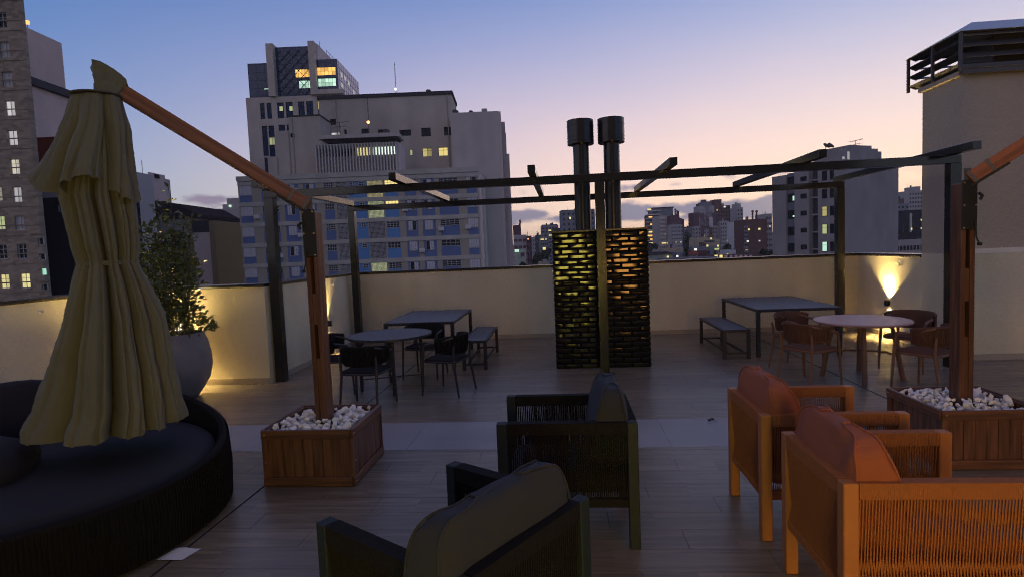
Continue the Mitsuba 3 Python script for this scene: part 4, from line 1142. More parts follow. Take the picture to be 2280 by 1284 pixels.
part(ck_, 'coping', box(-31.65, -26.9, 85.9, 90.8, 22.251, 22.45), 'f_darkgrey', False, tw=CT)
cblock(-33.3, -31.61, 85.5, 90, 20.2)
cblock(-34.6, -33.31, 85, 90, 16.4)
lv = part(ck_, 'louvred_storey', cat([box(-26.25, -15.1, 81.6, 86.5, 10, 17.2), slab(-26.25, -15.1, 10, 17.2, 81.3, [(-26.1, -15.4, 15.5, 16.6)], .2995)]), 'f_conc2', False, tw=CT)
for i in range(27):
    x = -26.2 + i * 11.0 / 26.0
    part(lv, 'fin', box(x - .075, x + .075, 80.75, 81.29, 12.6, 17.1), 'f_fin', False, tw=CT)
for a, b, c, d, s in [(-20.62, -18.96, 15.52, 16.58, 'Y'), (-18.43, -15.45, 15.52, 16.58, 'L'), (-26.08, -20.7, 15.52, 16.58, None)]:
    part(lv, 'pane', box(a, b, 81.5, 81.56, c, d), 'f_lit' if s else 'f_glass', False, tw=CT, emit=glow(s) if s else None)
part(lv, 'roof_slab', (lambda m: m)(box(-25.6, -14.55, 80.2, 84.2, 17.75, 18.25)), 'f_conc2', False, tw=CT)
part(lv, 'roof_slope', hull([(-25.2, 80.5, 17.749), (-14.9, 80.5, 17.749), (-25.2, 84, 17.749), (-14.9, 84, 17.749), (-24.5, 81.3, 17.201), (-15.4, 81.3, 17.201), (-24.5, 84, 17.201), (-15.4, 84, 17.201)]), 'f_darkgrey', False, tw=CT)
part(lv, 'side_wall', box(-15.099, -14.9, 81.5, 86.4, 10, 17.2), 'f_pale', False, tw=CT)  # pinker than the front: afterglow painted on this side
for (c, d, z0, zl, zt, s) in [(-19.1, 82.5, 18.25, 20.2, 24.1, 'r'), (-17.05, 93.5, 26.65, 27.6, 31.8, 'w')]:
    antenna(ck_, c, d, z0, zt)
    part(ck_, 'mast_light', lathe([(.001, -.22), (.2, -.1), (.2, .1), (.001, .22)], 10, (c, d - .25, zl)), 'f_lit', tw=CT, emit=([x * 2.2 for x in EM[s]], 1e-4))
antenna(ck_, -23.6, 84, 18.25, 20.8, yagi=True)
antenna(ck_, -25.6, 98.5, 26.65, 27.6)
for (c, d, z, r_) in [(-12.0, 94, 27.1, .42), (-16.9, 83.5, 18.9, .5), (-7.6, 90.5, 22.9, .5)]:
    dish = lathe([(.001, 0), (r_ * .5, .06), (r_, .22), (r_, .25), (r_ * .5, .09), (.001, .03)], 16)
    M = np.array((T().translate([c, d, z]).rotate([0, 0, 1], 20).rotate([1, 0, 0], 55)).matrix)
    part(ck_, 'satellite_dish', cat([mv(dish, M), tube([(c, d, z - .55), (c, d, z)], .04, 5)]), 'f_antenna', tw=CT)
part(ck_, 'roof_fan', cat([tube([(-5.1, 89, 22.35), (-5.1, 89, 22.6)], .12, 6), lathe([(.001, 0), (.35, 0), (.2, .2), (.001, .2)], 10, (-5.1, 89, 22.6))]), 'f_antenna', tw=CT)

for (c, d, z, w_) in ((-20.5, 95, 26.7, 2.2), (-14.5, 96, 26.7, 1.2), (-25.5, 95, 26.7, 1.0), (-3.5, 89.5, 22.4, .8)):
    part(ck_, 'roof_unit', box(c, c + w_, d, d + 1.6, z, z + .75), 'f_grey', False, tw=CT)
for c in (-26.2, -8.9, -31.0):
    part(ck_, 'downpipe', tube([(c, 91.9 if c > -30 else 85.9, -5), (c, 91.9 if c > -30 else 85.9, 25.9 if c > -30 else 22.1)], .07, 6), 'f_grey', tw=CT)
# --- glass office tower
gk = thing('office_tower', 'tall office tower with dark blue glass top between concrete pylons', 'building')
GL = [(-49.25, -48.31, 29.91, 33.05, 'n'), (-47.9, -46.95, 29.92, 33.06, 'n'), (-45.82, -44.47, 29.92, 33.03, 'n'), (-44.08, -42.66, 29.93, 33.05, 'n'), (-41.58, -40.28, 30.26, 33.06, 'n'), (-39.93, -38.54, 30.25, 33.06, 'n'), (-37.68, -36.33, 31.43, 33.02, 'o'), (-37.6, -36.4, 30.16, 31.31, 'n'), (-45.78, -44.48, 27.3, 28.62, 'n'), (-44.15, -42.77, 27.4, 28.6, 'n'), (-49.2, -48.1, 22.55, 28.54, 'n'), (-47.87, -46.7, 26.28, 28.55, 'n'), (-47.9, -46.75, 24.75, 26.2, 'g'), (-47.95, -46.8, 22.38, 24.68, 'n'), (-49.1, -47.0, 15.6, 22.2, 'n')]
part(gk, 'wall', cat([box(-52.0, -34.6, 119.3, 138, GZ, 34.2), slab(-52.0, -34.6, GZ, 34.2, 119, [w[:4] for w in GL], .2995)]), 'f_tower', False, tw=CT)
for w in GL: window(gk, w, 119, .3, CT)
for (a, b, zz) in [(-45.4, -44.75, 31.9), (-43.4, -42.8, 31.85)]:
    part(gk, 'lit_pane', box(a, b, 119.16, 119.2, zz - .5, zz + .4), 'f_lit', False, tw=CT, emit=glow('g'))
part(gk, 'glass_volume', box(-51.4, -47.1, 119.6, 135, 34.201, 41.1), 'f_blueglass', False, tw=CT)
part(gk, 'glass_volume', box(-45.7, -38.7, 119.8, 134, 34.201, 44.15), 'f_blueglass', False, tw=CT)
part(gk, 'glass_volume', box(-37.5, -33.4, 119.6, 136.2, 34.201, 41.35), 'f_blueglass', False, tw=CT)
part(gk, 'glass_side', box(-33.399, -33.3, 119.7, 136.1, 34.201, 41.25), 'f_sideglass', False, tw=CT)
part(gk, 'pylon', box(-47.099, -45.7, 118.4, 126, 34.201, 44.5), 'f_tower', False, tw=CT)
part(gk, 'pylon', box(-38.699, -37.5, 118.4, 126, 34.201, 44.65), 'f_tower', False, tw=CT)
part(gk, 'pylon_side', box(-38.2, -37.25, 120, 133, 41.36, 44.6), 'f_pale', False, tw=CT)  # sunset side of the pylon, its afterglow put into the colour
part(gk, 'base_ledge', box(-38.6, -32.2, 118.3, 119.55, 34.2, 35.1), 'f_tower', False, tw=CT)
for (a, b, c, d, s, dd) in [(-41.94, -38.72, 38.03, 39.6, 'W', 119.8), (-41.37, -38.72, 35.86, 37.36, 'C', 119.8), (-37.46, -33.75, 38.2, 39.75, 'W', 119.6), (-37.4, -33.8, 36.0, 37.55, 'C', 119.6), (-48.4, -47.2, 35.87, 36.15, 'C', 119.6)]:
    n = max(1, int((b - a) / .62))
    for i in range(n):
        w_ = (b - a) / n
        for j, (u, v) in enumerate(((c, (c + d) / 2), ((c + d) / 2, d))):
            f_ = q.uniform(.65, 1.25)
            part(gk, 'lit_pane', box(a + i * w_ + .035, a + (i + 1) * w_ - .035, dd - .05, dd - .01, u + .03, v - .03), 'f_lit', False, tw=CT, emit=([x * f_ for x in EM[s]], 1e-4))
dg = []
for x in np.arange(-45.7 - 10, -38.7, 1.9):
    for s in (1, -1):
        pts_ = []
        x0, z0 = (x, 34.3) if s > 0 else (x + 10, 34.3)
        for tt in np.linspace(0, 9.4, 40):
            xx, z_ = x0 + s * tt, z0 + tt
            if -45.65 < xx < -38.75 and z_ < 43.6: pts_.append((xx, 119.55, z_))
        if len(pts_) > 3: dg.append(bar(pts_[0], pts_[-1], .10, .10))
part(gk, 'diagonal_lattice', cat(dg), 'f_mullion', False, tw=CT, stuff=True)
fr = []
for a, b, dd, zt in ((-51.4, -47.1, 119.6, 41.1), (-45.7, -38.7, 119.8, 44.1), (-37.5, -33.4, 119.6, 41.3)):
    for x in np.arange(a, b, 1.7): fr.append(box(x - .02, x + .02, dd - .03, dd - .001, 34.3, zt))
    for z in np.arange(34.6, zt, 1.55): fr.append(box(a, b, dd - .028, dd - .0015, z - .03, z + .03))
for y in np.arange(120.5, 136, 1.6): fr.append(box(-33.3, -33.27, y - .04, y + .04, 34.4, 41.2))
for z in np.arange(35, 41, 1.2): fr.append(box(-33.3, -33.272, 119.8, 136, z - .04, z + .04))
part(gk, 'mullion', cat(fr), 'f_mullion', False, tw=CT, stuff=True)
for a, c in ((121.5, 38.4), (124, 38.5), (126.8, 38.2), (121.5, 36.3), (130.5, 37.3)):
    part(gk, 'lit_pane', box(-33.3, -33.26, a, a + 1.3, c, c + .9), 'f_lit', False, tw=CT, emit=([x * .7 for x in EM['b']], 1e-4))
antenna(gk, -38.0, 124, 44.65, 46.5)
part(gk, 'roof_rail', cat([tube([(-37.3, 126 + i, 44.6), (-37.3, 126 + i, 45.4)], .04, 4) for i in range(0, 7, 2)] + [tube([(-37.3, 126, 45.35), (-37.3, 132, 45.35)], .04, 4)]), 'f_antenna', tw=CT)

# --- stepped grey block at the right
k = thing('stepped_block', 'grey apartment block with a large blank wall right of the fireplace', 'building')
ang = math.degrees(math.atan2(-5.8, 2.4))
# local frame: u along the windowed side from its far end to the corner, v behind it
uu = np.array([2.4, -5.8]) / 6.277; vv = np.array([.924, .382])
o = np.array([45.93, 101.5])
M4 = np.eye(4); M4[:2, 0] = uu; M4[:2, 1] = vv; M4[:2, 3] = o
RT = CT @ T(M4)
LN = 12.55
ZT = 13.05


def rb(name, u0, u1, v0, v1, z0, z1, m, **kw): part(k, name, box(u0, u1, v0, v1, z0, z1), m, False, tw=RT, **kw)


rb('wall', 0, 2.9, .0, 13.7, GZ, 12.3, 'f_right'); rb('wall', 2.901, 4.6, .35, 13.7, GZ, 12.5, 'f_bluegrey'); rb('wall', 4.601, 7.4, 0, 13.7, GZ, 12.6, 'f_right')
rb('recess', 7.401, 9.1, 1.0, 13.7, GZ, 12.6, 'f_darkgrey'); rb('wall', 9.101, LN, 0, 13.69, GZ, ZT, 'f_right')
rb('blank_wall', LN + .001, LN + .25, -.02, 13.75, GZ, ZT + .05, 'f_right')
for z in (11.2, 8.4, 5.63, 2.85, .08, -2.7):
    rb('slab_edge', 7.42, 9.08, .55, .999, z - .5, z - .25, 'f_grey')
    wk = part(k, 'window', cat([box(3.05, 4.5, .28, .345, z - .75 + j * 1.4 - .03, z - .75 + j * 1.4 + .03) for j in (0, .4, 1)] + [box(3.05 + i * .72 - .025, 3.05 + i * .72 + .025, .28, .345, z - .75, z + .65) for i in range(3)]), 'f_darkframe', False, tw=RT)
    part(wk, 'pane', box(3.05, 4.5, .30, .34, z - .75, z + .65), 'f_glass', False, tw=RT)
    if abs(z - 5.63) < .1 or abs(z - 8.4) < .1:
        part(wk, 'lit_pane', box(4.05, 4.42, .27, .279, z - .5, z + .25 if z > 8 else z - .2), 'f_lit', False, tw=RT, emit=glow('C'))
    for a, b, s in ((5.9, 7.0, None), (9.95, 10.75, {5.63: 'o', 2.85: 'g', .08: 'C'}.get(z)), (11.35, 11.95, None)):
        h = .35 if a < 6 else .72
        wk = part(k, 'window', cat([box(a, b, -.05, -.001, z - h - .04, z - h), box(a, b, -.05, -.001, z + h, z + h + .04), box(a - .04, a, -.05, -.001, z - h, z + h), box(b, b + .04, -.05, -.001, z - h, z + h), box(a, b, -.04, -.005, z + .2, z + .24)]), 'f_darkframe', False, tw=RT)
        part(wk, 'pane', box(a, b, -.03, -.006, z - h, z + h), 'f_lit' if s else 'f_glass', False, tw=RT, emit=glow(s) if s else None)
rb('penthouse', 7.6, LN - .3, 1.0, 9.6, ZT - .4, 15.3, 'f_right')
rb('penthouse', 7.65, LN - .35, 3.2, 8.2, 15.301, 15.75, 'f_right')
rb('penthouse_step', 7.7, LN - .4, 9.601, 10.6, ZT, 14.9, 'f_right'); rb('roof_box', 8.2, LN - 1, 10.61, 11.3, ZT, 14.2, 'f_darkgrey')
for a in (2.6, 1.5):
    part(k, 'lit_pane', box(LN - .299, LN - .28, a, a + .5, 13.5, 14.7 if a > 2 else 13.9), 'f_lit', False, tw=RT, emit=([x * .6 for x in EM['b']], 1e-4))
antenna(k, 10, 7.4, 15.7, 17.0, RT, True)
for u_, v_ in ((9.5, 1.3), (9.8, 1.9)):
    dish = lathe([(.001, 0), (.3, .06), (.55, .22), (.55, .25), (.3, .09), (.001, .03)], 14)
    part(k, 'satellite_dish', cat([mv(dish, np.array((T().translate([u_, v_, 15.9]).rotate([0, 1, 0], 50)).matrix)), tube([(u_, v_, 15.2), (u_, v_, 15.9)], .04, 5)]), 'f_antenna', tw=RT)


# ---------------------------------------------------------------- far towers; windows too small to pick apart are joined
def far(name, label, mat, c0, c1, D, dep, z1, rows, cols=0, lits=(), wm='f_black', storey=2.9, wf=.5, hf=.45, z0=GZ, roof=(), strips=None):
    k = thing(name, label, 'building')
    part(k, 'wall', box(c0, c1, D, D + dep, z0, z1), mat, False, tw=CT)
    ms = []
    if cols:
        w = (c1 - c0) / cols
        for r in range(rows):
            z = z1 - (r + .8) * storey
            for i in range(cols):
                ms.append(box(c0 + (i + .5 - wf / 2) * w, c0 + (i + .5 + wf / 2) * w, D - .12, D - .01, z - storey * hf / 2, z + storey * hf / 2))
        part(k, 'windows', cat(ms), wm, False, tw=CT, stuff=True)
    if strips:
        a, b, sm = strips
        for r in range(rows):
            z = z1 - (r + .6) * storey
            part(k, 'balcony', box(c0 + a * (c1 - c0), c0 + b * (c1 - c0), D - .9, D - .005, z - storey * .22, z + storey * .2), sm, False, tw=CT)
    for (u, v, s, w_, h_) in lits:
        part(k, 'lit_window', box(c0 + u * (c1 - c0) - w_ / 2, c0 + u * (c1 - c0) + w_ / 2, D - 1.0, D - .95, v - h_ / 2, v + h_ / 2), 'f_lit', False, tw=CT, emit=glow(s))
    if rows:
        qr = random.Random(int(abs(c0) * 7 + D))
        for i in range(qr.randint(1, 3)):
            u = c0 + (c1 - c0) * qr.uniform(.12, .8); w_ = (c1 - c0) * qr.uniform(.06, .16); zt = z1 + max([0] + [h for a_, b_, h, m_ in roof if a_ - .1 < (u - c0) / (c1 - c0) < b_])
            part(k, 'water_tank', box(u, u + w_, D + dep * .4, D + dep * .4 + w_, zt + .002, zt + qr.uniform(.8, 1.9)), qr.choice(['f_darkgrey', 'f_grey', 'f_purple']), False, tw=CT)
        antenna(k, c0 + (c1 - c0) * qr.uniform(.2, .8), D + dep * .5, z1, z1 + max([0] + [h for _, _, h, _ in roof]) + qr.uniform(1.5, 3.5))
    for (a, b, h, m) in roof:
        part(k, 'roof_house', box(c0 + a * (c1 - c0), c0 + b * (c1 - c0), D + 1, D + dep - 1, z1 + .001, z1 + h), m, False, tw=CT)
    return k


def X(px, D): return (px - 1140) / 1288.6 * D


def Zp(px, py, D): return 1.8 + (553.5 - .0413 * (px - 1140) - py) / 1288.6 * D


def farpx(name, label, mat, x0, y0, x1, D, **kw):
    kw.setdefault('dep', 14)
    return far(name, label, mat, X(x0, D), X(x1, D), D, kw.pop('dep'), Zp((x0 + x1) / 2, y0, D), kw.pop('rows', 6), **kw)


farpx('striped_block', 'white and purple balcony block just right of the concrete tower', 'f_farlight', 1148, 523, 1177, 260, rows=6, cols=3, wm='f_purple', storey=3.0, wf=.75, hf=.4, roof=[(0.0, .55, 4.4, 'f_purple'), (.48, .6, 5.3, 'f_purple')], lits=[(.98, -9.6, 'w', .7, .6)])
farpx('plum_tower', 'narrow plum coloured tower beside the striped block', 'f_purple', 1177, 525, 1188, 258, rows=6, cols=2, wm='f_black', lits=[(.3, 5.8, 'r', .6, .5)])
farpx('slim_white_block', 'slim pale block behind the plum tower', 'f_white', 1188, 528, 1191, 262, rows=0)
farpx('grey_far_block', 'pale grey block above the dark trees left of the fireplace', 'f_farlight', 1189, 528, 1203, 420, rows=7, cols=3, wf=.6, lits=[(.8, -6, 'w', 1, 1)])
farpx('dark_slim_tower', 'dark slim tower between two grey blocks left of the fireplace', 'f_darkgrey', 1198, 523, 1209, 400, rows=2, cols=0, roof=[(.35, .6, 1.6, 'f_darkgrey')])
farpx('grey_lit_block', 'grey block with three small lit windows left of the fireplace', 'f_bluegrey', 1207, 526, 1225, 380, rows=7, cols=4, lits=[(.25, 7.0, 'O', 2.2, .8), (.7, 7.0, 'Y', .8, .8), (.45, 1.0, 'O', 1.8, 1.6)])
farpx('blue_grey_slab', 'blue grey slab block behind the left edge of the fireplace', 'f_bluegrey', 1211, 502, 1248, 480, rows=12, cols=5, storey=2.9, wf=.6, lits=[(.48, 15.5, 'O', 2.2, .9), (.5, 11.5, 'O', 2.2, .8)], roof=[(.05, .95, .8, 'f_darkgrey')])
farpx('sloped_dark_block', 'dark block with sloping roof behind the fireplace', 'f_darkgrey', 1238, 508, 1258, 350, rows=0)
farpx('pale_tall_slab', 'tall pale slab seen behind the two flues', 'f_bluegrey', 1256, 467, 1330, 330, rows=12, cols=7, storey=2.9, wf=.35, hf=.4, lits=[(.25, 17.6, 'Y', 1, 1.2)], strips=None)
k = farpx('tan_sign_house', 'tan house with a small green lit sign by the parapet, right of the concrete tower', 'f_greenish', 1149, 556, 1174, 200, rows=0, dep=10)
part(k, 'lit_sign', box(X(1149.5, 198), X(1159, 198), 198, 198.3, Zp(1154, 561, 198), Zp(1154, 555, 198)), 'f_lit', False, tw=CT, emit=glow('C'))
part(k, 'red_panel', box(X(1162, 198), X(1171, 198), 198, 198.3, Zp(1166, 571, 198), Zp(1166, 562, 198)), 'f_purple', False, tw=CT)
farpx('tan_low_house', 'low tan house with dark windows left of the fireplace', 'f_tan', 1203, 583, 1225, 210, rows=1, cols=3, wf=.5, dep=10, roof=[(.5, .8, .8, 'f_grey')])
# right of the fireplace
k = farpx('construction_tower', 'unfinished tower with bright open floors right of the fireplace', 'f_darkgrey', 1449, 478, 1470, 430, rows=9, cols=0)
for i in range(11):
    z = Zp(1458, 470 + i * 8.2, 428)
    part(k, 'floor_slab', box(X(1443.5, 428), X(1472, 428), 424, 429.9, z - .35, z + .2), 'f_pale', False, tw=CT)
    if i % 2 == 0 or i > 5: part(k, 'lit_floor', box(X(1446 + (i * 5) % 7, 427), X(1455 + (i * 7) % 12, 427), 427, 427.1, z + .5, z + 1.6), 'f_lit', False, tw=CT, emit=glow('W' if i % 3 else 'O'))
part(k, 'top_floor', box(X(1458, 430), X(1503, 430), 430, 445, Zp(1480, 484, 430), Zp(1480, 463.5, 430)), 'f_bluegrey', False, tw=CT)
part(k, 'roof_slab', box(X(1456, 430), X(1505, 430), 429, 446, Zp(1480, 464, 430), Zp(1480, 462, 430)), 'f_darkgrey', False, tw=CT)
for xx in (1508, 1512, 1515): part(k, 'scaffold', box(X(xx, 430), X(xx + 1.6, 430), 430, 432, Zp(1510, 488, 430), Zp(1510, 465 + (xx - 1508) * .8, 430)), 'f_darkgrey', False, tw=CT)
part(k, 'right_wing', box(X(1470, 430), X(1516, 430), 431, 445, GZ, Zp(1495, 482, 430)), 'f_grey', False, tw=CT)
farpx('striped_tower', 'tower with a column of white balconies beside the unfinished tower', 'f_grey', 1467, 481, 1490, 410, rows=10, cols=0, strips=(.28, .80, 'f_white'), storey=2.75, lits=[(.6, Zp(1478, 541, 410), 'O', 3, .8), (.98, Zp(1489, 541, 410), 'Y', 1, .9), (.75, Zp(1485, 521, 410), 'Y', .5, .9)])
farpx('dark_roofed_tower', 'white gridded tower with a dark purple top', 'f_farlight', 1498, 500, 1523, 400, rows=8, cols=6, storey=2.55, wf=.45, hf=.4, roof=[(.0, 1.0, 4.2, 'f_purple'), (.15, .8, 6.5, 'f_purple')], lits=[(.4, Zp(1510, 539, 400), 'o', 1, .7), (.8, Zp(1517, 539, 400), 'b', 1, .7)])
farpx('maroon_slab', 'dark maroon slab right of the white gridded tower', 'f_redbrick', 1519, 488, 1527, 405, rows=7, cols=1, wf=.3)
farpx('low_far_row', 'low far block between the two tower groups', 'f_farlight', 1527, 508, 1546, 520, rows=4, cols=5, roof=[(0, .6, 1.3, 'f_redbrick')])
farpx('stepped_white_tower', 'big white tower with dark maroon stripes and stepped top', 'f_farlight', 1545, 503, 1608, 420, rows=9, cols=10, storey=2.75, wf=.4, hf=.4, roof=[(.06, .3, 9.9, 'f_purple'), (.3, .88, 9.4, 'f_purple'), (.26, .8, 14.5, 'f_farlight'), (.42, .72, 17.5, 'f_bluegrey')], lits=[(.37, Zp(1568, 525, 420), 'Y', 1.6, 1.0), (.64, Zp(1585, 531, 420), 'O', 1.0, 1.2)])
k = sorted(x for x in labels if x.startswith('stepped_white_tower'))[0]
for (x0, x1, y0, y1, m) in [(1565, 1571, 503, 528, 'f_purple'), (1584, 1590, 503, 528, 'f_redbrick'), (1583, 1591, 484, 506, 'f_white'), (1572, 1584, 503, 507, 'f_purple')]:
    part(k, 'facade_strip', box(X(x0, 418.8), X(x1, 418.8), 418.8, 419.9, Zp(x0, y1, 418.8), Zp(x0, y0, 418.8)), m, False, tw=CT)
farpx('reddish_tall_tower', 'tall reddish tower behind the stepped white tower', 'f_redbrick', 1597, 458, 1630, 460, rows=12, cols=6, storey=2.9, wf=.35, roof=[(.0, .45, 5.0, 'f_redbrick')], lits=[(.6, Zp(1617, 461, 460), 'w', 1.6, 1), (.1, Zp(1599, 468, 460), 'O', 1, 1)])
farpx('pale_front_block', 'pale block at the foot of the reddish tower', 'f_farlight', 1608, 492, 1626, 415, rows=10, cols=4, storey=2.75, wf=.45, lits=[(.9, Zp(1624, 535, 415), 'Y', 2, 1.2)])
farpx('blue_grey_tower', 'blue grey tower left of the spire', 'f_bluegrey', 1630, 465, 1645, 480, rows=10, cols=4, storey=3.2, wf=.5)
k = farpx('spire_tower', 'narrow tower with a thin spire on its roof', 'f_grey', 1645, 462, 1658, 440, rows=8, cols=2, roof=[(.2, .75, 3.0, 'f_grey')])
antenna(k, X(1652, 440), 445, Zp(1652, 455, 440), Zp(1652, 444, 440))
farpx('white_round_block', 'white block in front of the spire tower', 'f_white', 1643, 493, 1660, 330, rows=8, cols=2, storey=2.9, wf=.18, hf=.45)
k = farpx('red_brick_tower', 'broad red brick tower with two thin roof chimneys', 'f_redbrick', 1661, 488, 1711, 300, rows=7, cols=0, lits=[(.16, Zp(1667, 511, 300), 'O', 1.0, .9), (.62, Zp(1690, 510, 300), 'Y', 1.1, .9), (.1, Zp(1663, 537, 300), 'w', 1, .9), (.62, Zp(1690, 536, 300), 'b', .8, .7), (.05, Zp(1663, 556, 300), 'Y', 1.1, .5)])
for xx in (1681, 1690):
    part(k, 'chimney', cat([tube([(X(xx, 302), 303, Zp(xx, 489, 302)), (X(xx, 302), 303, Zp(xx, 472, 302))], .42, 8), lathe([(.001, 0), (.7, 0), (.7, .6), (.001, .9)], 10, (X(xx, 302), 303, Zp(xx, 472, 302)))]), 'f_redbrick', tw=CT)
part(k, 'window_column', cat([box(X(1661.5, 298.8), X(1669, 298.8), 298.9, 299.9, Zp(1665, 505 + i * 9, 300) - .6, Zp(1665, 505 + i * 9, 300) + .6) for i in range(7)]), 'f_bluegrey', False, tw=CT, stuff=True)
farpx('grey_edge_block', 'grey block half hidden by the stepped block', 'f_grey', 1709, 476, 1722, 310, rows=9, cols=3, lits=[(.5, 8, 'b', .8, .8)])
farpx('far_right_tower', 'far grey tower in the gap left of the stair tower', 'f_grey', 2026, 425, 2062, 420, rows=10, cols=6, roof=[(.45, .75, 3.0, 'f_grey')], storey=3)
farpx('low_grey_tower', 'lower grey tower with small roof box, in the gap beside the stair tower', 'f_bluegrey', 1990, 454, 2026, 380, rows=8, cols=4, roof=[(.45, .75, 3.4, 'f_redbrick')], lits=[(.4, Zp(2004, 479, 380), 'Y', 1.4, .6)])
k = farpx('dark_glass_tower', 'dark glass tower with a stairwell light painted pale green in the gap left of the stair tower', 'f_black', 2018, 468, 2060, 250, rows=0)
part(k, 'lit_stair', box(X(2028, 249.8), X(2033, 249.8), 249.8, 249.9, Zp(2030, 525, 250), Zp(2030, 475, 250)), 'f_greenish', False, tw=CT)  # stairwell light put into a pale green colour, nothing emitted
part(k, 'lit_window', box(X(2031, 249.7), X(2033, 249.7), 249.6, 249.7, Zp(2032, 512, 250), Zp(2032, 507, 250)), 'f_lit', False, tw=CT, emit=glow('O'))
for yy in (490, 508): part(k, 'lit_window', box(X(2052.5, 249.7), X(2054, 249.7), 249.6, 249.7, Zp(2053, yy + 2, 250), Zp(2053, yy - 2, 250)), 'f_lit', False, tw=CT, emit=glow('Y'))
farpx('low_roof_house', 'low house with long roof in the gap left of the stair tower', 'f_grey', 1990, 533, 2058, 160, rows=1, cols=9, wf=.6, roof=[(0, .9, 2.0, 'f_roof')], dep=10)
# low houses before the towers
k = farpx('long_low_house', 'long low pale house with dark roof right of the fireplace', 'f_greenish', 1438, 566, 1500, 170, rows=1, cols=6, wf=.3, dep=9, z0=-20, lits=[(.8, Zp(1490, 571, 170), 'Y', .6, .5)])
part(k, 'roof', hull([(X(1436, 169), 169, Zp(1470, 566, 169)), (X(1503, 169), 169, Zp(1470, 565.5, 169)), (X(1436, 169), 179.5, Zp(1470, 566, 169)), (X(1503, 169), 179.5, Zp(1470, 565.5, 169)), (X(1442, 173), 174, Zp(1470, 560, 173)), (X(1490, 173), 174, Zp(1470, 560, 173))]), 'f_roof', False, tw=CT)
farpx('tan_block', 'tan flat roofed block with lit front below the white gridded tower', 'f_tan', 1480, 552, 1524, 230, rows=1, cols=6, wm='f_strip', dep=10, z0=-20)
farpx('grey_cube_house', 'small grey flat house beside the long low house', 'f_bluegrey', 1510, 561, 1527, 175, rows=0, dep=8, z0=-20, lits=[(-.1, Zp(1508, 570, 175), 'w', .6, .6)])
k = farpx('red_roof_house', 'small white house with a red roof', 'f_white', 1538, 567, 1556, 180, rows=1, cols=3, wf=.4, dep=8, z0=-20)
part(k, 'roof', hull([(X(1536, 179), 179, Zp(1547, 567, 179)), (X(1560, 179), 179, Zp(1547, 567, 179)), (X(1536, 179), 188.5, Zp(1547, 567, 179)), (X(1560, 179), 188.5, Zp(1547, 567, 179)), (X(1543, 183), 183, Zp(1547, 557.5, 183)), (X(1554, 183), 183, Zp(1547, 557.5, 183))]), 'f_redroof', False, tw=CT)
k = farpx('sign_block', 'tan block with dark rooftop letters below the stepped white tower', 'f_tan', 1557, 533, 1606, 240, rows=0, dep=12, z0=-20, roof=[(0, .45, 1.2, 'f_tan')])
part(k, 'dark_panel', box(X(1571, 239.6), X(1594, 239.6), 239.7, 239.95, Zp(1582, 538.5, 240), Zp(1582, 535.5, 240)), 'f_darkgrey', False, tw=CT)
farpx('grey_flat_house', 'grey flat roofed house with a bright window below the tan block', 'f_bluegrey', 1545, 548, 1601, 205, rows=1, cols=4, wf=.3, dep=10, z0=-20, lits=[(.55, Zp(1597, 546, 205), 'Y', .6, .6), (.97, Zp(1603, 547, 205), 'Y', .6, .6), (.92, Zp(1600, 554, 205), 'g', 1.6, .6), (.08, Zp(1550, 555, 205), 'w', 1.0, .7)])
farpx('maroon_low_house', 'low maroon house beside the red roofed house', 'f_redbrick', 1560, 558, 1577, 185, rows=0, dep=8, z0=-20)
farpx('white_cube_house', 'small white cube house below the trees, right of the fireplace', 'f_white', 1625, 556, 1641, 190, rows=1, cols=2, wf=.5, dep=8, z0=-20, lits=[(-.3, Zp(1619, 566, 190), 'Y', .5, .4)])
k = farpx('lit_fence_house', 'low wall with lit panels along the far side of the parapet', 'f_redbrick', 1592, 566.5, 1680, 150, rows=0, dep=6, z0=-20)
for i in range(8):
    xx = 1594 + i * 11
    part(k, 'wall_panel', box(X(xx, 149.8), X(xx + 6, 149.8), 149.7, 149.95, Zp(xx, 573, 150), Zp(xx, 567.5, 150)), 'f_lit' if i < 2 else 'f_pale', False, tw=CT, emit=glow('O') if i < 2 else None)
farpx('pale_low_row', 'long pale roof edge low behind the back wall', 'f_bluegrey', 1480, 573, 1600, 140, rows=0, dep=6, z0=-20)


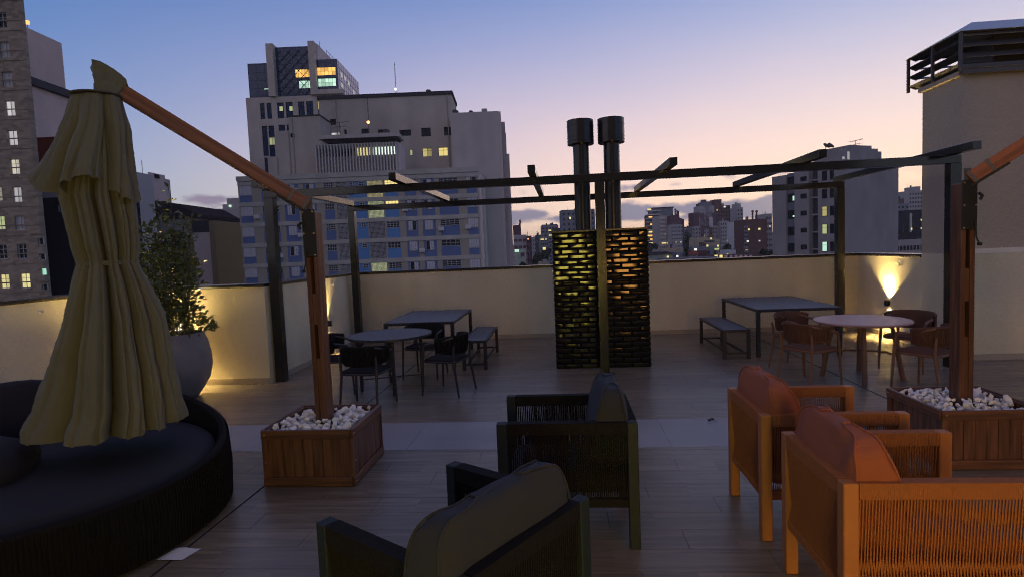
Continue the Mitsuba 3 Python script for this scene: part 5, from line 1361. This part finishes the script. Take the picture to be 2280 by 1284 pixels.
# ---------------------------------------------------------------- far trees
def far_tree(label, px, py, D, wpx, hpx, seed, palm=False):
    k = thing('palm_tree' if palm else 'tree', label, 'tree', 'trees between the far houses')
    q = np.random.RandomState(seed)
    c, z = X(px, D), Zp(px, py, D)
    w, h = wpx / 1288.6 * D, hpx / 1288.6 * D
    part(k, 'trunk', tube([(c, D, GZ), (c + .1, D, z - h * .1), (c, D, z + h * .25)], [.35, .25, .12], 7), 'f_trunk', tw=CT)
    fs = []
    if palm:
        for i in range(16):
            a = i * 2.4; el = q.uniform(-.3, .9)
            pts_ = [np.array([c, D, z]) + np.array([math.cos(a) * t * w * .5 * math.cos(el), math.sin(a) * t * w * .5 * math.cos(el), t * w * .5 * math.sin(el) - t * t * w * .25]) for t in np.linspace(0, 1, 6)]
            fs.append(tube(pts_, [.05, .22, .26, .22, .14, .02], 4))
        part(k, 'crown', cat(fs), 'f_tree', False, tw=CT)
        return
    lobes = [(q.uniform(-.32, .32) * w, q.uniform(-.3, .3) * w, q.uniform(-.3, .28) * h, q.uniform(.22, .36)) for _ in range(9)]
    for i in range(1100):
        lx, ly, lz, lr = lobes[i % 9]
        d = q.normal(size=3); d /= np.linalg.norm(d)
        p = np.array([c + lx, D + ly, z + lz]) + d * lr * np.array([w * .62, w * .62, h * .62]) * q.uniform(.6, 1.08)
        s = .035 * w * q.uniform(.6, 1.3)
        a, b = q.normal(size=3) * s, q.normal(size=3) * s
        fs.append((np.array([p - a - b, p + a - b * .4, p + b + a * .3, p - a * .5 + b]), np.array([[0, 1, 2], [0, 2, 3]])))
    part(k, 'crown', cat(fs), 'f_tree', False, tw=CT, stuff=True)


far_tree('dark tree below the grey far blocks, left of the fireplace', 1196, 572, 235, 22, 42, 1)
far_tree('broad dark tree touching the left edge of the fireplace', 1218, 566, 250, 34, 38, 2)
far_tree('dark tree between the gridded tower and the stepped white tower', 1535, 532, 300, 22, 44, 3)
far_tree('small dark tree beside the grey cube house', 1530, 560, 168, 14, 30, 4)
far_tree('dark spreading tree beside the tan block, below the pale front block', 1622, 554, 215, 38, 26, 5)
far_tree('dark tree between the blue grey tower and the white round block', 1637, 522, 340, 12, 26, 6)
far_tree('dark tree at the foot of the stepped block, right of the red brick tower', 1708, 562, 200, 30, 20, 7)
far_tree('dark tree at the foot of the unfinished tower', 1456, 552, 260, 34, 24, 8)
far_tree('small palm just above the parapet right of the concrete tower', 1167, 586, 150, 20, 12, 9, True)

# ---------------------------------------------------------------- ground and far hills
structure('ground'); scene['ground'] = mikit.ply((np.array([[-4000, -4000, GZ], [4000, -4000, GZ], [4000, 4000, GZ], [-4000, 4000, GZ]]), np.array([[0, 1, 2], [0, 2, 3]])), 'f_ground')
structure('hills')
az = np.linspace(-1.3, 1.3, 200)
P = []
for r, hh in ((1500, -27.5), (1700, 12), (1900, 18), (2300, -27.5)):
    P.append(np.stack([r * np.sin(az), r * np.cos(az), np.full_like(az, hh) + (14 * (meshkit.fbm(np.stack([az * 12, az * 0 + r * .01, az * 0], -1), 4, 2) - .5) if hh > 0 else 0)], -1))
scene['hills'] = mikit.ply(grid(np.array(P)), 'f_hill', smooth=True)
structure('building_block'); scene['building_block'] = mikit.ply(cat([box(-6.5, 8.96, -2.64, 11.76, GZ, -.3005)]), 'f_farlight')
# ---------------------------------------------------------------- thin evening haze
scene['haze_air'] = {'type': 'homogeneous', 'albedo': {'type': 'rgb', 'value': [.95, .95, .95]}, 'sigma_t': 0.00022}
scene['haze'] = {'type': 'cube', 'to_world': T().translate([0, 600, 20]).scale([2500, 2500, 49]), 'bsdf': {'type': 'null'}, 'interior': {'type': 'ref', 'id': 'haze_air'}}
labels['haze'] = {'kind': 'stuff'}
scene['camera']['medium'] = {'type': 'ref', 'id': 'haze_air'}
